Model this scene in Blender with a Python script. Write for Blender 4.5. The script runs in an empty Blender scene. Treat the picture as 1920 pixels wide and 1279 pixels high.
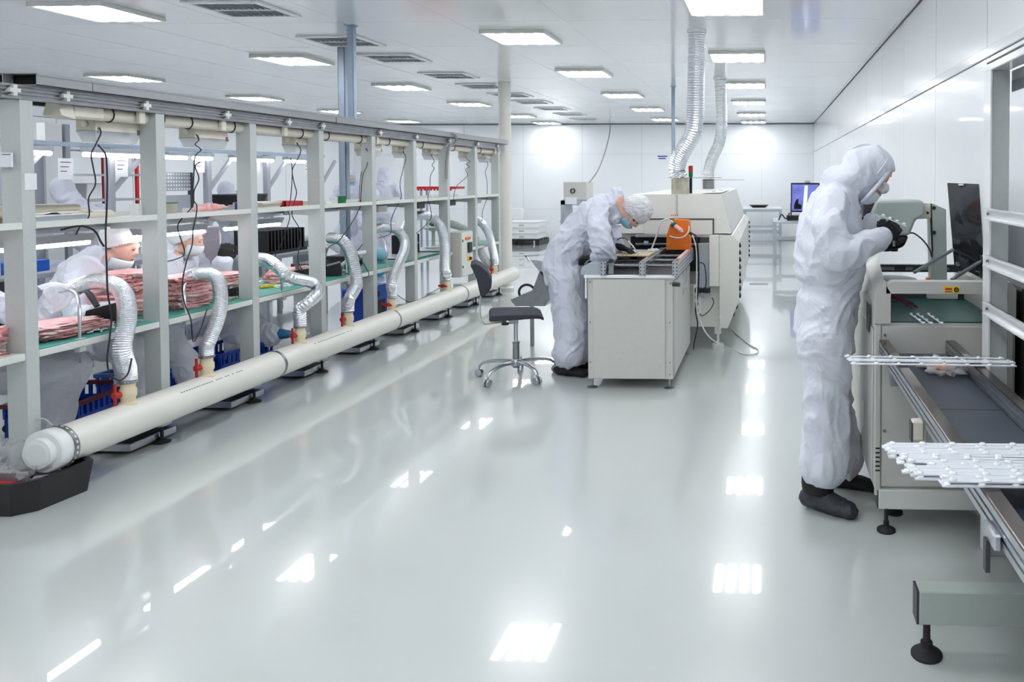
import bpy, math, random
import numpy as np
from mathutils import Vector, Matrix, noise
random.seed(7)
sc = bpy.context.scene
COL = sc.collection
# ------------------------------------------------------------------ camera
F, YAW, PIT, CX, CY, EYE = 1400.0, math.radians(2.0), math.radians(1.6), 1389.0, 372.0, 1.58
cam = bpy.data.objects.new('camera', bpy.data.cameras.new('camera'))
COL.objects.link(cam)
cam.location = (0, 0, EYE)
cam.rotation_euler = (math.pi/2 - PIT, 0, YAW)
cam.data.sensor_width = 36.0
cam.data.lens = F*36/1920
cam.data.shift_x = -(CX-960)/1920
cam.data.shift_y = (CY-639.5)/1920
cam.data.clip_start = 0.05
sc.camera = cam
# ------------------------------------------------------------------ world, exposure
w = bpy.data.worlds.new('world'); sc.world = w; w.use_nodes = True
w.node_tree.nodes['Background'].inputs[0].default_value = (0.9, 0.95, 1, 1)
w.node_tree.nodes['Background'].inputs[1].default_value = 0.3
sc.view_settings.view_transform = 'Standard'
sc.view_settings.look = 'None'
sc.view_settings.gamma = 1.0
sc.view_settings.exposure = 0.76
sc.cycles.max_bounces = 6; sc.cycles.diffuse_bounces = 4; sc.cycles.glossy_bounces = 3; sc.cycles.adaptive_threshold = .05; sc.cycles.transparent_max_bounces = 8
sc.cycles.use_light_tree = False; sc.cycles.caustics_reflective = False; sc.cycles.caustics_refractive = False
LAMP = 10.0        # radiance of the ceiling luminaires
# ------------------------------------------------------------------ measuring: a photo point on a known plane
_fw = Vector((-math.sin(YAW)*math.cos(PIT), math.cos(YAW)*math.cos(PIT), -math.sin(PIT)))
_rt = Vector((math.cos(YAW), math.sin(YAW), 0)); _up = _rt.cross(_fw)
def P(x, y, X=None, Y=None, Z=None):
    r = _fw + _rt*((x-CX)/F) - _up*((y-CY)/F)
    t = X/r.x if X is not None else Y/r.y if Y is not None else (Z-EYE)/r.z
    return Vector((0, 0, EYE)) + r*t
# ------------------------------------------------------------------ materials
def S(r, g, b):
    f = lambda c: (c/255/12.92) if c/255 <= .04045 else ((c/255+.055)/1.055)**2.4
    return (f(r), f(g), f(b), 1)
M = {}
def mat(name, rgb, rough=.5, metal=0., var=.04, scale=30., bump=0., bscale=200., coat=0., alpha=1., emit=0., spec=.5, trans=0., sss=0.):
    m = bpy.data.materials.new(name); m.use_nodes = True
    nt = m.node_tree; b = nt.nodes['Principled BSDF']
    c = S(*rgb)
    b.inputs['Roughness'].default_value = rough; b.inputs['Metallic'].default_value = metal
    b.inputs['Coat Weight'].default_value = coat; b.inputs['Coat Roughness'].default_value = .05
    b.inputs['Alpha'].default_value = alpha; b.inputs['Specular IOR Level'].default_value = spec
    b.inputs['Transmission Weight'].default_value = trans
    if sss: b.inputs['Subsurface Weight'].default_value = sss; b.inputs['Subsurface Scale'].default_value = .02
    tc = nt.nodes.new('ShaderNodeTexCoord')
    if var:
        n = nt.nodes.new('ShaderNodeTexNoise'); n.inputs['Scale'].default_value = scale; n.inputs['Detail'].default_value = 3
        nt.links.new(tc.outputs['Object'], n.inputs['Vector'])
        r = nt.nodes.new('ShaderNodeValToRGB')
        r.color_ramp.elements[0].position = .3; r.color_ramp.elements[1].position = .7
        r.color_ramp.elements[0].color = (c[0]*(1-var), c[1]*(1-var), c[2]*(1-var), 1)
        r.color_ramp.elements[1].color = (min(1, c[0]*(1+var)), min(1, c[1]*(1+var)), min(1, c[2]*(1+var)), 1)
        nt.links.new(n.outputs['Fac'], r.inputs[0]); nt.links.new(r.outputs[0], b.inputs['Base Color'])
    else:
        b.inputs['Base Color'].default_value = c
    if bump:
        n2 = nt.nodes.new('ShaderNodeTexNoise'); n2.inputs['Scale'].default_value = bscale; n2.inputs['Detail'].default_value = 4
        nt.links.new(tc.outputs['Object'], n2.inputs['Vector'])
        bp = nt.nodes.new('ShaderNodeBump'); bp.inputs['Strength'].default_value = bump; bp.inputs['Distance'].default_value = .01
        nt.links.new(n2.outputs['Fac'], bp.inputs['Height']); nt.links.new(bp.outputs[0], b.inputs['Normal'])
    if emit:
        b.inputs['Emission Color'].default_value = c; b.inputs['Emission Strength'].default_value = emit
    M[name] = m
    return m
mat('floor_epoxy', (206, 211, 210), .2, var=.015, scale=.7, coat=1., spec=.5)
M['floor_epoxy'].node_tree.nodes['Principled BSDF'].inputs['Coat Roughness'].default_value = .02
mat('wall_white', (243, 245, 249), .22, var=.008, scale=2, coat=.25)
mat('ceiling_white', (246, 248, 250), .14, var=.008, scale=2, coat=.4)
mat('seam_grey', (150, 154, 158), .6, var=.02)
mat('seam_pale', (226, 229, 233), .6, var=.01)
mat('trim_white', (244, 245, 248), .15, var=0, coat=.4)
mat('bench_grey', (196, 200, 200), .42, var=.02, scale=60, bump=.04, bscale=400)
mat('beam_grey', (158, 160, 165), .42, var=.03, scale=40)
mat('dark_grey', (62, 64, 70), .5)
mat('black_plastic', (26, 26, 30), .42)
mat('black_rubber', (38, 38, 42), .75)
mat('dark_void', (14, 14, 18), .8, var=0)
mat('aluminium', (196, 199, 205), .3, 1., var=.05, scale=80)
mat('steel', (150, 152, 156), .32, 1., var=.12, scale=18)
mat('stained_steel', (190, 184, 166), .32, 1., var=.35, scale=9)
mat('chrome', (214, 216, 220), .1, 1., var=0)
mat('foil', (236, 238, 243), .22, 1., var=.06, scale=40, bump=.35, bscale=110)
mat('cream', (222, 217, 204), .4, var=.03)
mat('valve_cream', (232, 219, 186), .4, var=.03)
mat('valve_red', (196, 40, 30), .4)
mat('red', (205, 40, 44), .45)
mat('pvc', (232, 230, 224), .32, var=.02, scale=6)
mat('white_plastic', (238, 239, 240), .35, var=.01)
mat('paper', (236, 237, 242), .8, var=.01)
mat('ink', (92, 96, 120), .8, var=0)
mat('blue_ink', (70, 84, 160), .8, var=0)
mat('orange', (236, 116, 16), .4, var=.05, scale=20)
mat('yellow', (240, 204, 30), .5, var=.02)
mat('blue_plastic', (20, 62, 168), .4)
mat('blue_paint', (30, 96, 200), .35)
mat('blue_strut', (168, 182, 200), .35, .6, var=.05)
mat('maroon', (92, 20, 40), .5)
mat('green_mat', (70, 158, 146), .5, var=.05, scale=12)
mat('dark_green_mat', (30, 84, 80), .45, var=.05)
mat('pink_wrap', (252, 178, 178), .3, var=.22, scale=22, bump=.6, bscale=70)
def two_tone(name, c0, c1, lo, hi, scale):
    r = [n for n in M[name].node_tree.nodes if n.type == 'VALTORGB'][0]; n = [n for n in M[name].node_tree.nodes if n.type == 'TEX_NOISE'][0]
    r.color_ramp.elements[0].color = S(*c0); r.color_ramp.elements[1].color = S(*c1); r.color_ramp.elements[0].position = lo; r.color_ramp.elements[1].position = hi; n.inputs['Scale'].default_value = scale; n.inputs['Distortion'].default_value = 1.5
two_tone('pink_wrap', (246, 164, 167), (255, 218, 216), .36, .62, 9)
mat('machine_grey', (204, 203, 198), .45, var=.015, bump=.03, bscale=500)
mat('machine_white', (226, 228, 224), .38, var=.012)
mat('oven_white', (226, 226, 220), .4, var=.015, scale=8)
mat('tool_green', (188, 199, 194), .35, var=.015)
mat('panel_grey', (176, 184, 192), .4, .3, var=.03)
mat('belt', (66, 72, 86), .38, var=.12, scale=6)
mat('brown_metal', (112, 104, 100), .18, .85, var=.12, scale=5)
mat('mirror_black', (40, 42, 46), .05, .0, var=0, spec=1., coat=1.)
mat('door_grey', (150, 153, 160), .12, .35, var=.02)
mat('led_strip', (236, 240, 248), .4, var=.01)
mat('lens_white', (250, 252, 255), .15, var=0)
mat('hair', (60, 44, 36), .6, var=.2, scale=80)
mat('skin', (228, 186, 168), .5, var=.05, scale=15, sss=.15)
mat('lips', (196, 112, 106), .45)
mat('mask_white', (226, 236, 240), .7, var=.02)
mat('mask_blue', (150, 200, 226), .7, var=.02)
mat('glove_black', (24, 25, 27), .7, bump=.3, bscale=300)
mat('shoe_grey', (58, 60, 68), .55, var=.15, scale=60, bump=.5, bscale=60)
mat('shoe_blue', (48, 128, 176), .5, var=.15, scale=40, bump=.5, bscale=60)
mat('seat_foam', (52, 54, 66), .75, var=.12, scale=120, bump=.5, bscale=150)
mat('cable_black', (34, 30, 44), .5)
mat('cable_white', (226, 228, 228), .45)
mat('cable_grey', (150, 152, 154), .5)
mat('solder', (196, 192, 176), .35, .6)
mat('board_tan', (198, 166, 108), .5, var=.2, scale=160)
mat('amber', (250, 150, 20), .3)
mat('spool_green', (20, 120, 60), .4)
mat('screen_blue', (96, 104, 176), .3, var=.5, scale=5, emit=.5)
mat('screen_light', (200, 210, 240), .3, var=.1, emit=.6)
mat('carton', (190, 170, 130), .7)
mat('far_grey', (168, 172, 182), .5)
mat('lilac', (214, 200, 216), .6)
# white non-woven coverall: creased, slightly see-through
def fabric(name, rgb, k=1.):
    m = mat(name, rgb, .75, var=.03, scale=7, sss=.0)
    nt = m.node_tree; b = nt.nodes['Principled BSDF']
    tc = [n for n in nt.nodes if n.type == 'TEX_COORD'][0]
    wv = nt.nodes.new('ShaderNodeTexNoise'); wv.inputs['Scale'].default_value = 8*k; wv.inputs['Detail'].default_value = 2; wv.inputs['Distortion'].default_value = 2.2
    vo = nt.nodes.new('ShaderNodeTexNoise'); vo.inputs['Scale'].default_value = 28*k; vo.inputs['Detail'].default_value = 1; vo.inputs['Distortion'].default_value = 2.
    for n in (wv, vo): nt.links.new(tc.outputs['Object'], n.inputs['Vector'])
    ad = nt.nodes.new('ShaderNodeMath'); ad.operation = 'MULTIPLY_ADD'; ad.inputs[1].default_value = .12
    nt.links.new(vo.outputs['Fac'], ad.inputs[0]); nt.links.new(wv.outputs['Fac'], ad.inputs[2])
    bp = nt.nodes.new('ShaderNodeBump'); bp.inputs['Strength'].default_value = .35; bp.inputs['Distance'].default_value = .03/k
    nt.links.new(ad.outputs[0], bp.inputs['Height']); nt.links.new(bp.outputs[0], b.inputs['Normal'])
    return m
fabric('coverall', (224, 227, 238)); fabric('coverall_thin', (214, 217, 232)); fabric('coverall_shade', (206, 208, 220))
fabric('hairnet_far', (240, 241, 244), 2)
def clear(name, rgb, opac, rough=.1):
    m = bpy.data.materials.new(name); m.use_nodes = True; nt = m.node_tree
    b = nt.nodes['Principled BSDF']; b.inputs['Base Color'].default_value = S(*rgb); b.inputs['Roughness'].default_value = rough
    tr = nt.nodes.new('ShaderNodeBsdfTransparent'); mx = nt.nodes.new('ShaderNodeMixShader')
    lw = nt.nodes.new('ShaderNodeLayerWeight'); lw.inputs[0].default_value = .35
    ma = nt.nodes.new('ShaderNodeMath'); ma.operation = 'MULTIPLY_ADD'; ma.inputs[1].default_value = .5; ma.inputs[2].default_value = opac; ma.use_clamp = True
    nt.links.new(lw.outputs['Facing'], ma.inputs[0]); nt.links.new(ma.outputs[0], mx.inputs[0])
    nt.links.new(tr.outputs[0], mx.inputs[1]); nt.links.new(b.outputs[0], mx.inputs[2])
    nt.links.new(mx.outputs[0], nt.nodes['Material Output'].inputs[0]); M[name] = m
clear('clear_plastic', (240, 244, 250), .18); clear('lamp_cover', (225, 228, 232), .35); clear('goggle', (220, 228, 230), .22, .05)
clear('film', (235, 238, 245), .22, .15)
# hairnet: streaked see-through gauze
def gauze():
    m = bpy.data.materials.new('hairnet'); m.use_nodes = True; nt = m.node_tree
    b = nt.nodes['Principled BSDF']; b.inputs['Base Color'].default_value = S(238, 238, 242); b.inputs['Roughness'].default_value = .7
    tc = nt.nodes.new('ShaderNodeTexCoord'); n = nt.nodes.new('ShaderNodeTexNoise'); n.inputs['Scale'].default_value = 26; n.inputs['Detail'].default_value = 4; n.inputs['Distortion'].default_value = 2
    mp = nt.nodes.new('ShaderNodeMapping'); mp.inputs['Scale'].default_value = (.5, 1, 2.2)
    nt.links.new(tc.outputs['Object'], mp.inputs[0]); nt.links.new(mp.outputs[0], n.inputs['Vector'])
    r = nt.nodes.new('ShaderNodeValToRGB'); r.color_ramp.elements[0].position = .36; r.color_ramp.elements[0].color = (.5, .5, .5, 1); r.color_ramp.elements[1].position = .62; r.color_ramp.elements[1].color = (.93, .93, .93, 1)
    tr = nt.nodes.new('ShaderNodeBsdfTransparent'); mx = nt.nodes.new('ShaderNodeMixShader')
    nt.links.new(n.outputs['Fac'], r.inputs[0]); nt.links.new(r.outputs[0], mx.inputs[0]); nt.links.new(tr.outputs[0], mx.inputs[1]); nt.links.new(b.outputs[0], mx.inputs[2])
    nt.links.new(mx.outputs[0], nt.nodes['Material Output'].inputs[0])
    bp = nt.nodes.new('ShaderNodeBump'); bp.inputs['Strength'].default_value = .6; bp.inputs['Distance'].default_value = .01
    nt.links.new(n.outputs['Fac'], bp.inputs['Height']); nt.links.new(bp.outputs[0], b.inputs['Normal']); M['hairnet'] = m
gauze()
# luminaire diffuser with four tubes behind it
def diffuser():
    m = bpy.data.materials.new('diffuser'); m.use_nodes = True; nt = m.node_tree
    nt.nodes.remove(nt.nodes['Principled BSDF'])
    tc = nt.nodes.new('ShaderNodeTexCoord'); sx = nt.nodes.new('ShaderNodeSeparateXYZ'); nt.links.new(tc.outputs['Generated'], sx.inputs[0])
    a = nt.nodes.new('ShaderNodeMath'); a.operation = 'MULTIPLY'; a.inputs[1].default_value = 4; nt.links.new(sx.outputs['X'], a.inputs[0])
    fr = nt.nodes.new('ShaderNodeMath'); fr.operation = 'FRACT'; nt.links.new(a.outputs[0], fr.inputs[0])
    pp = nt.nodes.new('ShaderNodeMath'); pp.operation = 'SUBTRACT'; pp.inputs[1].default_value = .5; nt.links.new(fr.outputs[0], pp.inputs[0])
    ab = nt.nodes.new('ShaderNodeMath'); ab.operation = 'ABSOLUTE'; nt.links.new(pp.outputs[0], ab.inputs[0])
    r = nt.nodes.new('ShaderNodeValToRGB'); r.color_ramp.elements[0].position = .06; r.color_ramp.elements[0].color = (1, 1, 1, 1)
    r.color_ramp.elements[1].position = .32; r.color_ramp.elements[1].color = (.04, .04, .04, 1)
    nt.links.new(ab.outputs[0], r.inputs[0])
    ml = nt.nodes.new('ShaderNodeMath'); ml.operation = 'MULTIPLY'; ml.inputs[1].default_value = LAMP*2.45; nt.links.new(r.outputs[0], ml.inputs[0])
    e = nt.nodes.new('ShaderNodeEmission'); e.inputs[0].default_value = (.965, .985, 1, 1); nt.links.new(ml.outputs[0], e.inputs[1])
    nt.links.new(e.outputs[0], nt.nodes['Material Output'].inputs[0]); M['diffuser'] = m
diffuser()
def emitter(name, rgb, s):
    m = bpy.data.materials.new(name); m.use_nodes = True; nt = m.node_tree; nt.nodes.remove(nt.nodes['Principled BSDF'])
    e = nt.nodes.new('ShaderNodeEmission'); e.inputs[0].default_value = S(*rgb); e.inputs[1].default_value = s
    nt.links.new(e.outputs[0], nt.nodes['Material Output'].inputs[0]); M[name] = m
emitter('tube_light', (250, 250, 255), 14.0)
emitter('tube_light_far', (250, 250, 255), 7.0)
# ------------------------------------------------------------------ mesh builder
def V(*a): return Vector(a if len(a) == 3 else a[0])
class MB:
    def __init__(s): s.v = []; s.f = []
    def add(s, vs, fs):
        o = len(s.v); s.v += [tuple(v) for v in vs]; s.f += [tuple(i+o for i in f) for f in fs]; return s
    def box(s, x0, x1, y0, y1, z0, z1, b=0.):
        return s.obox(((x0+x1)/2, (y0+y1)/2, (z0+z1)/2), (abs(x1-x0), abs(y1-y0), abs(z1-z0)), None, b)
    def obox(s, c, d, R=None, b=0.):
        c = Vector(c); hx, hy, hz = d[0]/2, d[1]/2, d[2]/2
        b = min(b, hx*.9, hy*.9, hz*.9)
        if b <= 0:
            vs = [Vector((sx*hx, sy*hy, sz*hz)) for sz in (-1, 1) for sy in (-1, 1) for sx in (-1, 1)]
            fs = [(0, 2, 3, 1), (4, 5, 7, 6), (0, 1, 5, 4), (2, 6, 7, 3), (0, 4, 6, 2), (1, 3, 7, 5)]
        else:
            vs = []; idx = {}
            for sx in (-1, 1):
                for sy in (-1, 1):
                    for sz in (-1, 1):
                        for a in range(3):
                            p = [sx*(hx-b), sy*(hy-b), sz*(hz-b)]; p[a] = (sx*hx, sy*hy, sz*hz)[a]
                            idx[(sx, sy, sz, a)] = len(vs); vs.append(Vector(p))
            fs = []
            for a in range(3):
                u, w_ = (a+1) % 3, (a+2) % 3
                for sg in (-1, 1):
                    q = []
                    for su, sw in ((-1, -1), (1, -1), (1, 1), (-1, 1)):
                        k = [0, 0, 0]; k[a] = sg; k[u] = su; k[w_] = sw; q.append(idx[(*k, a)])
                    fs.append(tuple(q if sg > 0 else q[::-1]))
                for su in (-1, 1):
                    for sw in (-1, 1):   # edge along axis a
                        k0 = [0, 0, 0]; k0[u] = su; k0[w_] = sw; q = []
                        for sg, ax in ((-1, u), (1, u), (1, w_), (-1, w_)):
                            k = list(k0); k[a] = sg; q.append(idx[(*k, ax)])
                        fs.append(tuple(q if su*sw < 0 else q[::-1]))
            for sx in (-1, 1):
                for sy in (-1, 1):
                    for sz in (-1, 1):
                        q = [idx[(sx, sy, sz, a)] for a in range(3)]
                        fs.append(tuple(q if sx*sy*sz > 0 else q[::-1]))
        if R is not None: vs = [R @ v for v in vs]
        return s.add([c+v for v in vs], fs)
    def bar(s, p0, p1, w, h, b=0., upv=(0, 0, 1)):
        p0, p1 = Vector(p0), Vector(p1); d = p1-p0; L = d.length; d.normalize()
        u = Vector(upv)
        if abs(d.dot(u)) > .98: u = Vector((0, 1, 0))
        r = d.cross(u).normalized(); u = r.cross(d)
        return s.obox((p0+p1)/2, (w, L, h), Matrix((r, d, u)).transposed(), b)
    def cyl(s, p0, p1, r0, r1=None, n=14, caps=True):
        return s.tube([p0, p1], [r0, r0 if r1 is None else r1], n, caps)
    def tube(s, pts, r, n=8, caps=True, side=None, closed=False):
        pts = [Vector(p) for p in pts]; k = len(pts)
        rr = [r]*k if not isinstance(r, (list, tuple)) else r
        T = []
        for i in range(k):
            a = pts[max(0, i-1)] if not closed else pts[i-1]; b = pts[min(k-1, i+1)] if not closed else pts[(i+1) % k]
            t = (b-a); T.append(t.normalized() if t.length > 1e-9 else Vector((0, 0, 1)))
        u = Vector(side) if side else (Vector((0, 0, 1)) if abs(T[0].z) < .9 else Vector((1, 0, 0)))
        vs = []
        for i in range(k):
            u = u - T[i]*u.dot(T[i]); u = u.normalized() if u.length > 1e-6 else T[i].orthogonal().normalized()
            w_ = T[i].cross(u); ra, rb = rr[i] if isinstance(rr[i], (list, tuple)) else (rr[i], rr[i])
            for j in range(n):
                a = 2*math.pi*j/n; vs.append(pts[i]+u*(ra*math.cos(a))+w_*(rb*math.sin(a)))
            if side: u = Vector(side)
        fs = []
        for i in range(k if closed else k-1):
            o, p = i*n, ((i+1) % k)*n
            for j in range(n): fs.append((o+j, o+(j+1) % n, p+(j+1) % n, p+j))
        if caps and not closed: fs += [tuple(range(n))[::-1], tuple(range((k-1)*n, k*n))]
        return s.add(vs, fs)
    def lathe(s, prof, c=(0, 0, 0), n=20, R=None, caps=True):
        c = Vector(c); vs = []; k = len(prof)
        for r, z in prof:
            for j in range(n):
                a = 2*math.pi*j/n; v = Vector((r*math.cos(a), r*math.sin(a), z)); vs.append(c+(R @ v if R is not None else v))
        fs = [(i*n+j, i*n+(j+1) % n, (i+1)*n+(j+1) % n, (i+1)*n+j) for i in range(k-1) for j in range(n)]
        if caps: fs += [tuple(range(n))[::-1], tuple(range((k-1)*n, k*n))]
        return s.add(vs, fs)
    def prism(s, poly, axis, a, b):
        def pt(p, t): return {'x': (t, p[0], p[1]), 'y': (p[0], t, p[1]), 'z': (p[0], p[1], t)}[axis]
        n = len(poly); vs = [pt(p, a) for p in poly]+[pt(p, b) for p in poly]
        fs = [tuple(range(n))[::-1], tuple(range(n, 2*n))]+[(i, (i+1) % n, n+(i+1) % n, n+i) for i in range(n)]
        return s.add(vs, fs)
    def hexa(s, q): return s.add(q, [(0, 1, 2, 3), (7, 6, 5, 4), (0, 4, 5, 1), (1, 5, 6, 2), (2, 6, 7, 3), (3, 7, 4, 0)])
    def ell(s, c, r, R=None, nu=20, nv=12):
        c = Vector(c); r = (r, r, r) if not isinstance(r, (list, tuple)) else r; vs = []
        for i in range(1, nv):
            t = math.pi*i/nv
            for j in range(nu):
                a = 2*math.pi*j/nu; v = Vector((r[0]*math.sin(t)*math.cos(a), r[1]*math.sin(t)*math.sin(a), -r[2]*math.cos(t)))
                vs.append(c+(R @ v if R is not None else v))
        b = Vector((0, 0, -r[2])); t_ = Vector((0, 0, r[2])); vs += [c+(R @ b if R is not None else b), c+(R @ t_ if R is not None else t_)]
        nb = len(vs)-2
        fs = [(i*nu+j, i*nu+(j+1) % nu, (i+1)*nu+(j+1) % nu, (i+1)*nu+j) for i in range(nv-2) for j in range(nu)]
        fs += [(nb, (j+1) % nu, j) for j in range(nu)]+[(nb+1, (nv-2)*nu+j, (nv-2)*nu+(j+1) % nu) for j in range(nu)]
        return s.add(vs, fs)
    def mesh(s, name, m, off=(0, 0, 0), smooth=False):
        me = bpy.data.meshes.new(name); off = Vector(off)
        me.from_pydata([tuple(Vector(v)-off) for v in s.v], [], s.f)
        fix(me)
        if m: me.materials.append(M[m])
        if smooth: sm(me)
        me.update(); return me
    def build(s, name, m, parent=None, smooth=False, **k):
        off = org(parent) if parent is not None else base(s.v)
        return obj(name, s.mesh(name, m, off, smooth), parent, off, **k)
def fix(me):
    import bmesh
    bm = bmesh.new(); bm.from_mesh(me); bmesh.ops.recalc_face_normals(bm, faces=bm.faces); bm.to_mesh(me); bm.free()
def sm(me, ang=40):
    me.polygons.foreach_set('use_smooth', [True]*len(me.polygons))
    try: me.set_sharp_from_angle(angle=math.radians(ang))
    except Exception: pass
def base(vs):
    a = np.array([tuple(v) for v in vs]); return Vector(((a[:, 0].min()+a[:, 0].max())/2, (a[:, 1].min()+a[:, 1].max())/2, a[:, 2].min()))
ORG = {}
def org(o): return ORG[o.name]
def obj(name, me, parent=None, off=(0, 0, 0), label=None, cat=None, group=None, kind=None):
    o = bpy.data.objects.new(name, me); COL.objects.link(o)
    if parent is not None: o.parent = parent; ORG[o.name] = ORG[parent.name]
    else: o.location = off; ORG[o.name] = Vector(off)
    return tag(o, label, cat, group, kind)
def tag(o, label=None, cat=None, group=None, kind=None):
    for k, v in (('label', label), ('category', cat), ('group', group), ('kind', kind)):
        if v: o[k] = v
    return o
def thing(name, label, cat, loc=(0, 0, 0), group=None):
    o = bpy.data.objects.new(name, None); COL.objects.link(o); o.location = loc; o.empty_display_size = .05
    ORG[o.name] = Vector(loc); return tag(o, label, cat, group)
def copy_tree(o, parent=None, loc=None, rotz=None, label=None):
    c = o.copy(); COL.objects.link(c); c.parent = parent
    if loc is not None: c.location = loc
    if rotz is not None: c.rotation_euler = (0, 0, rotz)
    if label: c['label'] = label
    ORG[c.name] = Vector(c.location) if parent is None else ORG[parent.name]
    for ch in [x for x in bpy.data.objects if x.parent == o]: copy_tree(ch, c)
    return c
def inst(o, name, me, parent, loc): # shared-mesh piece under a parent
    c = bpy.data.objects.new(name, me); COL.objects.link(c); c.parent = parent; c.location = Vector(loc)-org(parent); return c
def spline(pts, n=6, closed=False):
    pts = [Vector(p) for p in pts]; out = []
    for i in range(len(pts)-1):
        p0, p1, p2, p3 = pts[max(i-1, 0)], pts[i], pts[i+1], pts[min(i+2, len(pts)-1)]
        for j in range(n):
            t = j/n; out.append(.5*((2*p1)+(p2-p0)*t+(2*p0-5*p1+4*p2-p3)*t*t+(3*p1-p0-3*p2+p3)*t**3))
    out.append(pts[-1]); return out
# ================================================================== ROOM
CEIL, XR, XL, YB, YF = 2.918, 1.16, -10.4, 18.5, -4.0
MB().box(XL-.1, XR+.1, YF-.1, YB+.1, -.1, 0).build('floor', 'floor_epoxy', kind='structure', label='glossy pale grey epoxy floor')
ce = MB().box(XL-.1, XR+.1, YF-.1, YB+.1, CEIL+.006, CEIL+.1).build('ceiling', 'seam_grey', kind='structure', label='white panelled ceiling')
xl = [XR, .154]
while xl[-1] > XL: xl.append(max(XL, xl[-1]-.948))
yl = [YF, 1.57]
while yl[-1] < YB-.2: yl.append(min(YB, yl[-1]+1.19) if yl[-1] > 1.5 else 2.76)
pm = {}
for i in range(len(xl)-1):
    for j in range(len(yl)-1):
        wx, wy = xl[i]-xl[i+1], yl[j+1]-yl[j]; k = (round(wx, 3), round(wy, 3))
        if k not in pm: pm[k] = MB().obox((0, 0, .006), (wx-.007, wy-.007, .012)).mesh('ceiling_panel', 'ceiling_white')
        inst(None, 'ceiling_panel', pm[k], ce, ((xl[i]+xl[i+1])/2, (yl[j]+yl[j+1])/2, CEIL-.004))
for x in xl[1:-1]:   # raised white joint strips along the room
    MB().box(x-.022, x+.022, YF, YB, CEIL-.0058, CEIL-.001).build('joint_strip', 'trim_white', ce)
def wall(name, base_mb, label): return base_mb.build(name, 'seam_pale' if name == 'wall_back' else 'seam_grey', kind='structure', label=label)
wr = wall('wall_right', MB().box(XR+.006, XR+.1, YF, YB, 0, CEIL), 'white panelled side wall on the right')
pm = {}
ys = [YF, 1.6]+[2.794+1.195*k for k in range(13)]+[YB]
for a, b in zip(ys, ys[1:]):
    for z0, z1 in ((0, 2.205), (2.205, CEIL)):
        k = (round(b-a, 3), z0)
        if k not in pm: pm[k] = MB().obox((0, 0, 0), (.012, b-a-.009, z1-z0-.004)).mesh('wall_panel', 'wall_white')
        inst(None, 'wall_panel', pm[k], wr, (XR+.002, (a+b)/2, (z0+z1)/2))
MB().box(XR-.016, XR, YF, YB, 2.207, 2.262, .004).build('wall_rail', 'trim_white', wr)
MB().box(XR-.012, XR, YF, YB, CEIL-.018, CEIL-.009).build('cornice', 'dark_grey', wr)
MB().box(XR-.045, XR, YF, YB, CEIL-.009, CEIL-.001).build('cornice', 'trim_white', wr)
wb = wall('wall_back', MB().box(XL, XR, YB+.006, YB+.1, 0, CEIL), 'white panelled far wall')
pm = {}
xs = [XR]+[-.13-1.49*k for k in range(7)]+[XL]
for a, b in zip(xs, xs[1:]):
    for z0, z1 in ((0, .79), (.79, 2.16), (2.16, CEIL)):
        k = (round(a-b, 3), z0)
        if k not in pm: pm[k] = MB().obox((0, 0, 0), (a-b-.014, .012, z1-z0-.014)).mesh('wall_panel', 'wall_white')
        inst(None, 'wall_panel', pm[k], wb, ((a+b)/2, YB+.002, (z0+z1)/2))
MB().box(XL, XR, YB-.02, YB, CEIL-.022, CEIL-.01).build('cornice', 'dark_grey', wb)
wl = wall('wall_left', MB().box(XL-.1, XL-.006, YF, YB, 0, CEIL), 'white panelled side wall on the far left')
pm = {}
yy = [YF, 1.6]+[2.8+1.3*k for k in range(12)]+[YB]
for a, b in zip(yy, yy[1:]):
    for z0, z1 in ((0, 1.0), (1.0, 2.45), (2.45, CEIL)):
        k = (round(b-a, 3), z0)
        if k not in pm: pm[k] = MB().obox((0, 0, 0), (.012, b-a-.012, z1-z0-.012)).mesh('wall_panel', 'wall_white')
        inst(None, 'wall_panel', pm[k], wl, (XL-.002, (a+b)/2, (z0+z1)/2))
MB().box(XL, XR, YF-.1, YF, 0, CEIL).build('wall_front', 'wall_white', kind='structure', label='white wall behind the viewer')
# ------------------------------------------------------------------ ceiling luminaires
ORD = ['nearest', 'second', 'third', 'fourth', 'fifth', 'sixth', 'seventh', 'eighth', 'ninth', 'tenth', 'eleventh']
lt = thing('ceiling_light', 'x', 'ceiling light', (0, 0, CEIL-.004), 'square four-tube ceiling lights')
fr = MB()
for x0, x1, y0, y1 in ((-.3, -.285, -.3, .3), (.285, .3, -.3, .3), (-.285, .285, -.3, -.285), (-.285, .285, .285, .3)): fr.box(x0, x1, y0, y1, CEIL-.038, CEIL-.004, .003)
fr.build('frame', 'machine_white', lt)
MB().box(-.285, .285, -.285, .285, CEIL-.034, CEIL-.01).build('diffuser', 'diffuser', lt)
rows = [(-.32, [3.3, .85, -1.6], [5.75, 8.19, 10.69, 13.15, 15.65, 17.75], 'row nearest the right wall'),
        (-2.3, [4.53, 2.07, -.4], [6.99, 9.4, 11.92, 14.4, 16.87], 'row above the open floor'),
        (-5.32, [3.35, .9, -1.6], [5.81, 8.25, 10.76, 13.26, 15.88, 17.9], 'row just left of the long bench'),
        (-8.5, [7.2, 4.7, 2.2, -.3], [9.65, 12.17, 14.64, 17.2], 'far left row')]
first = True
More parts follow.
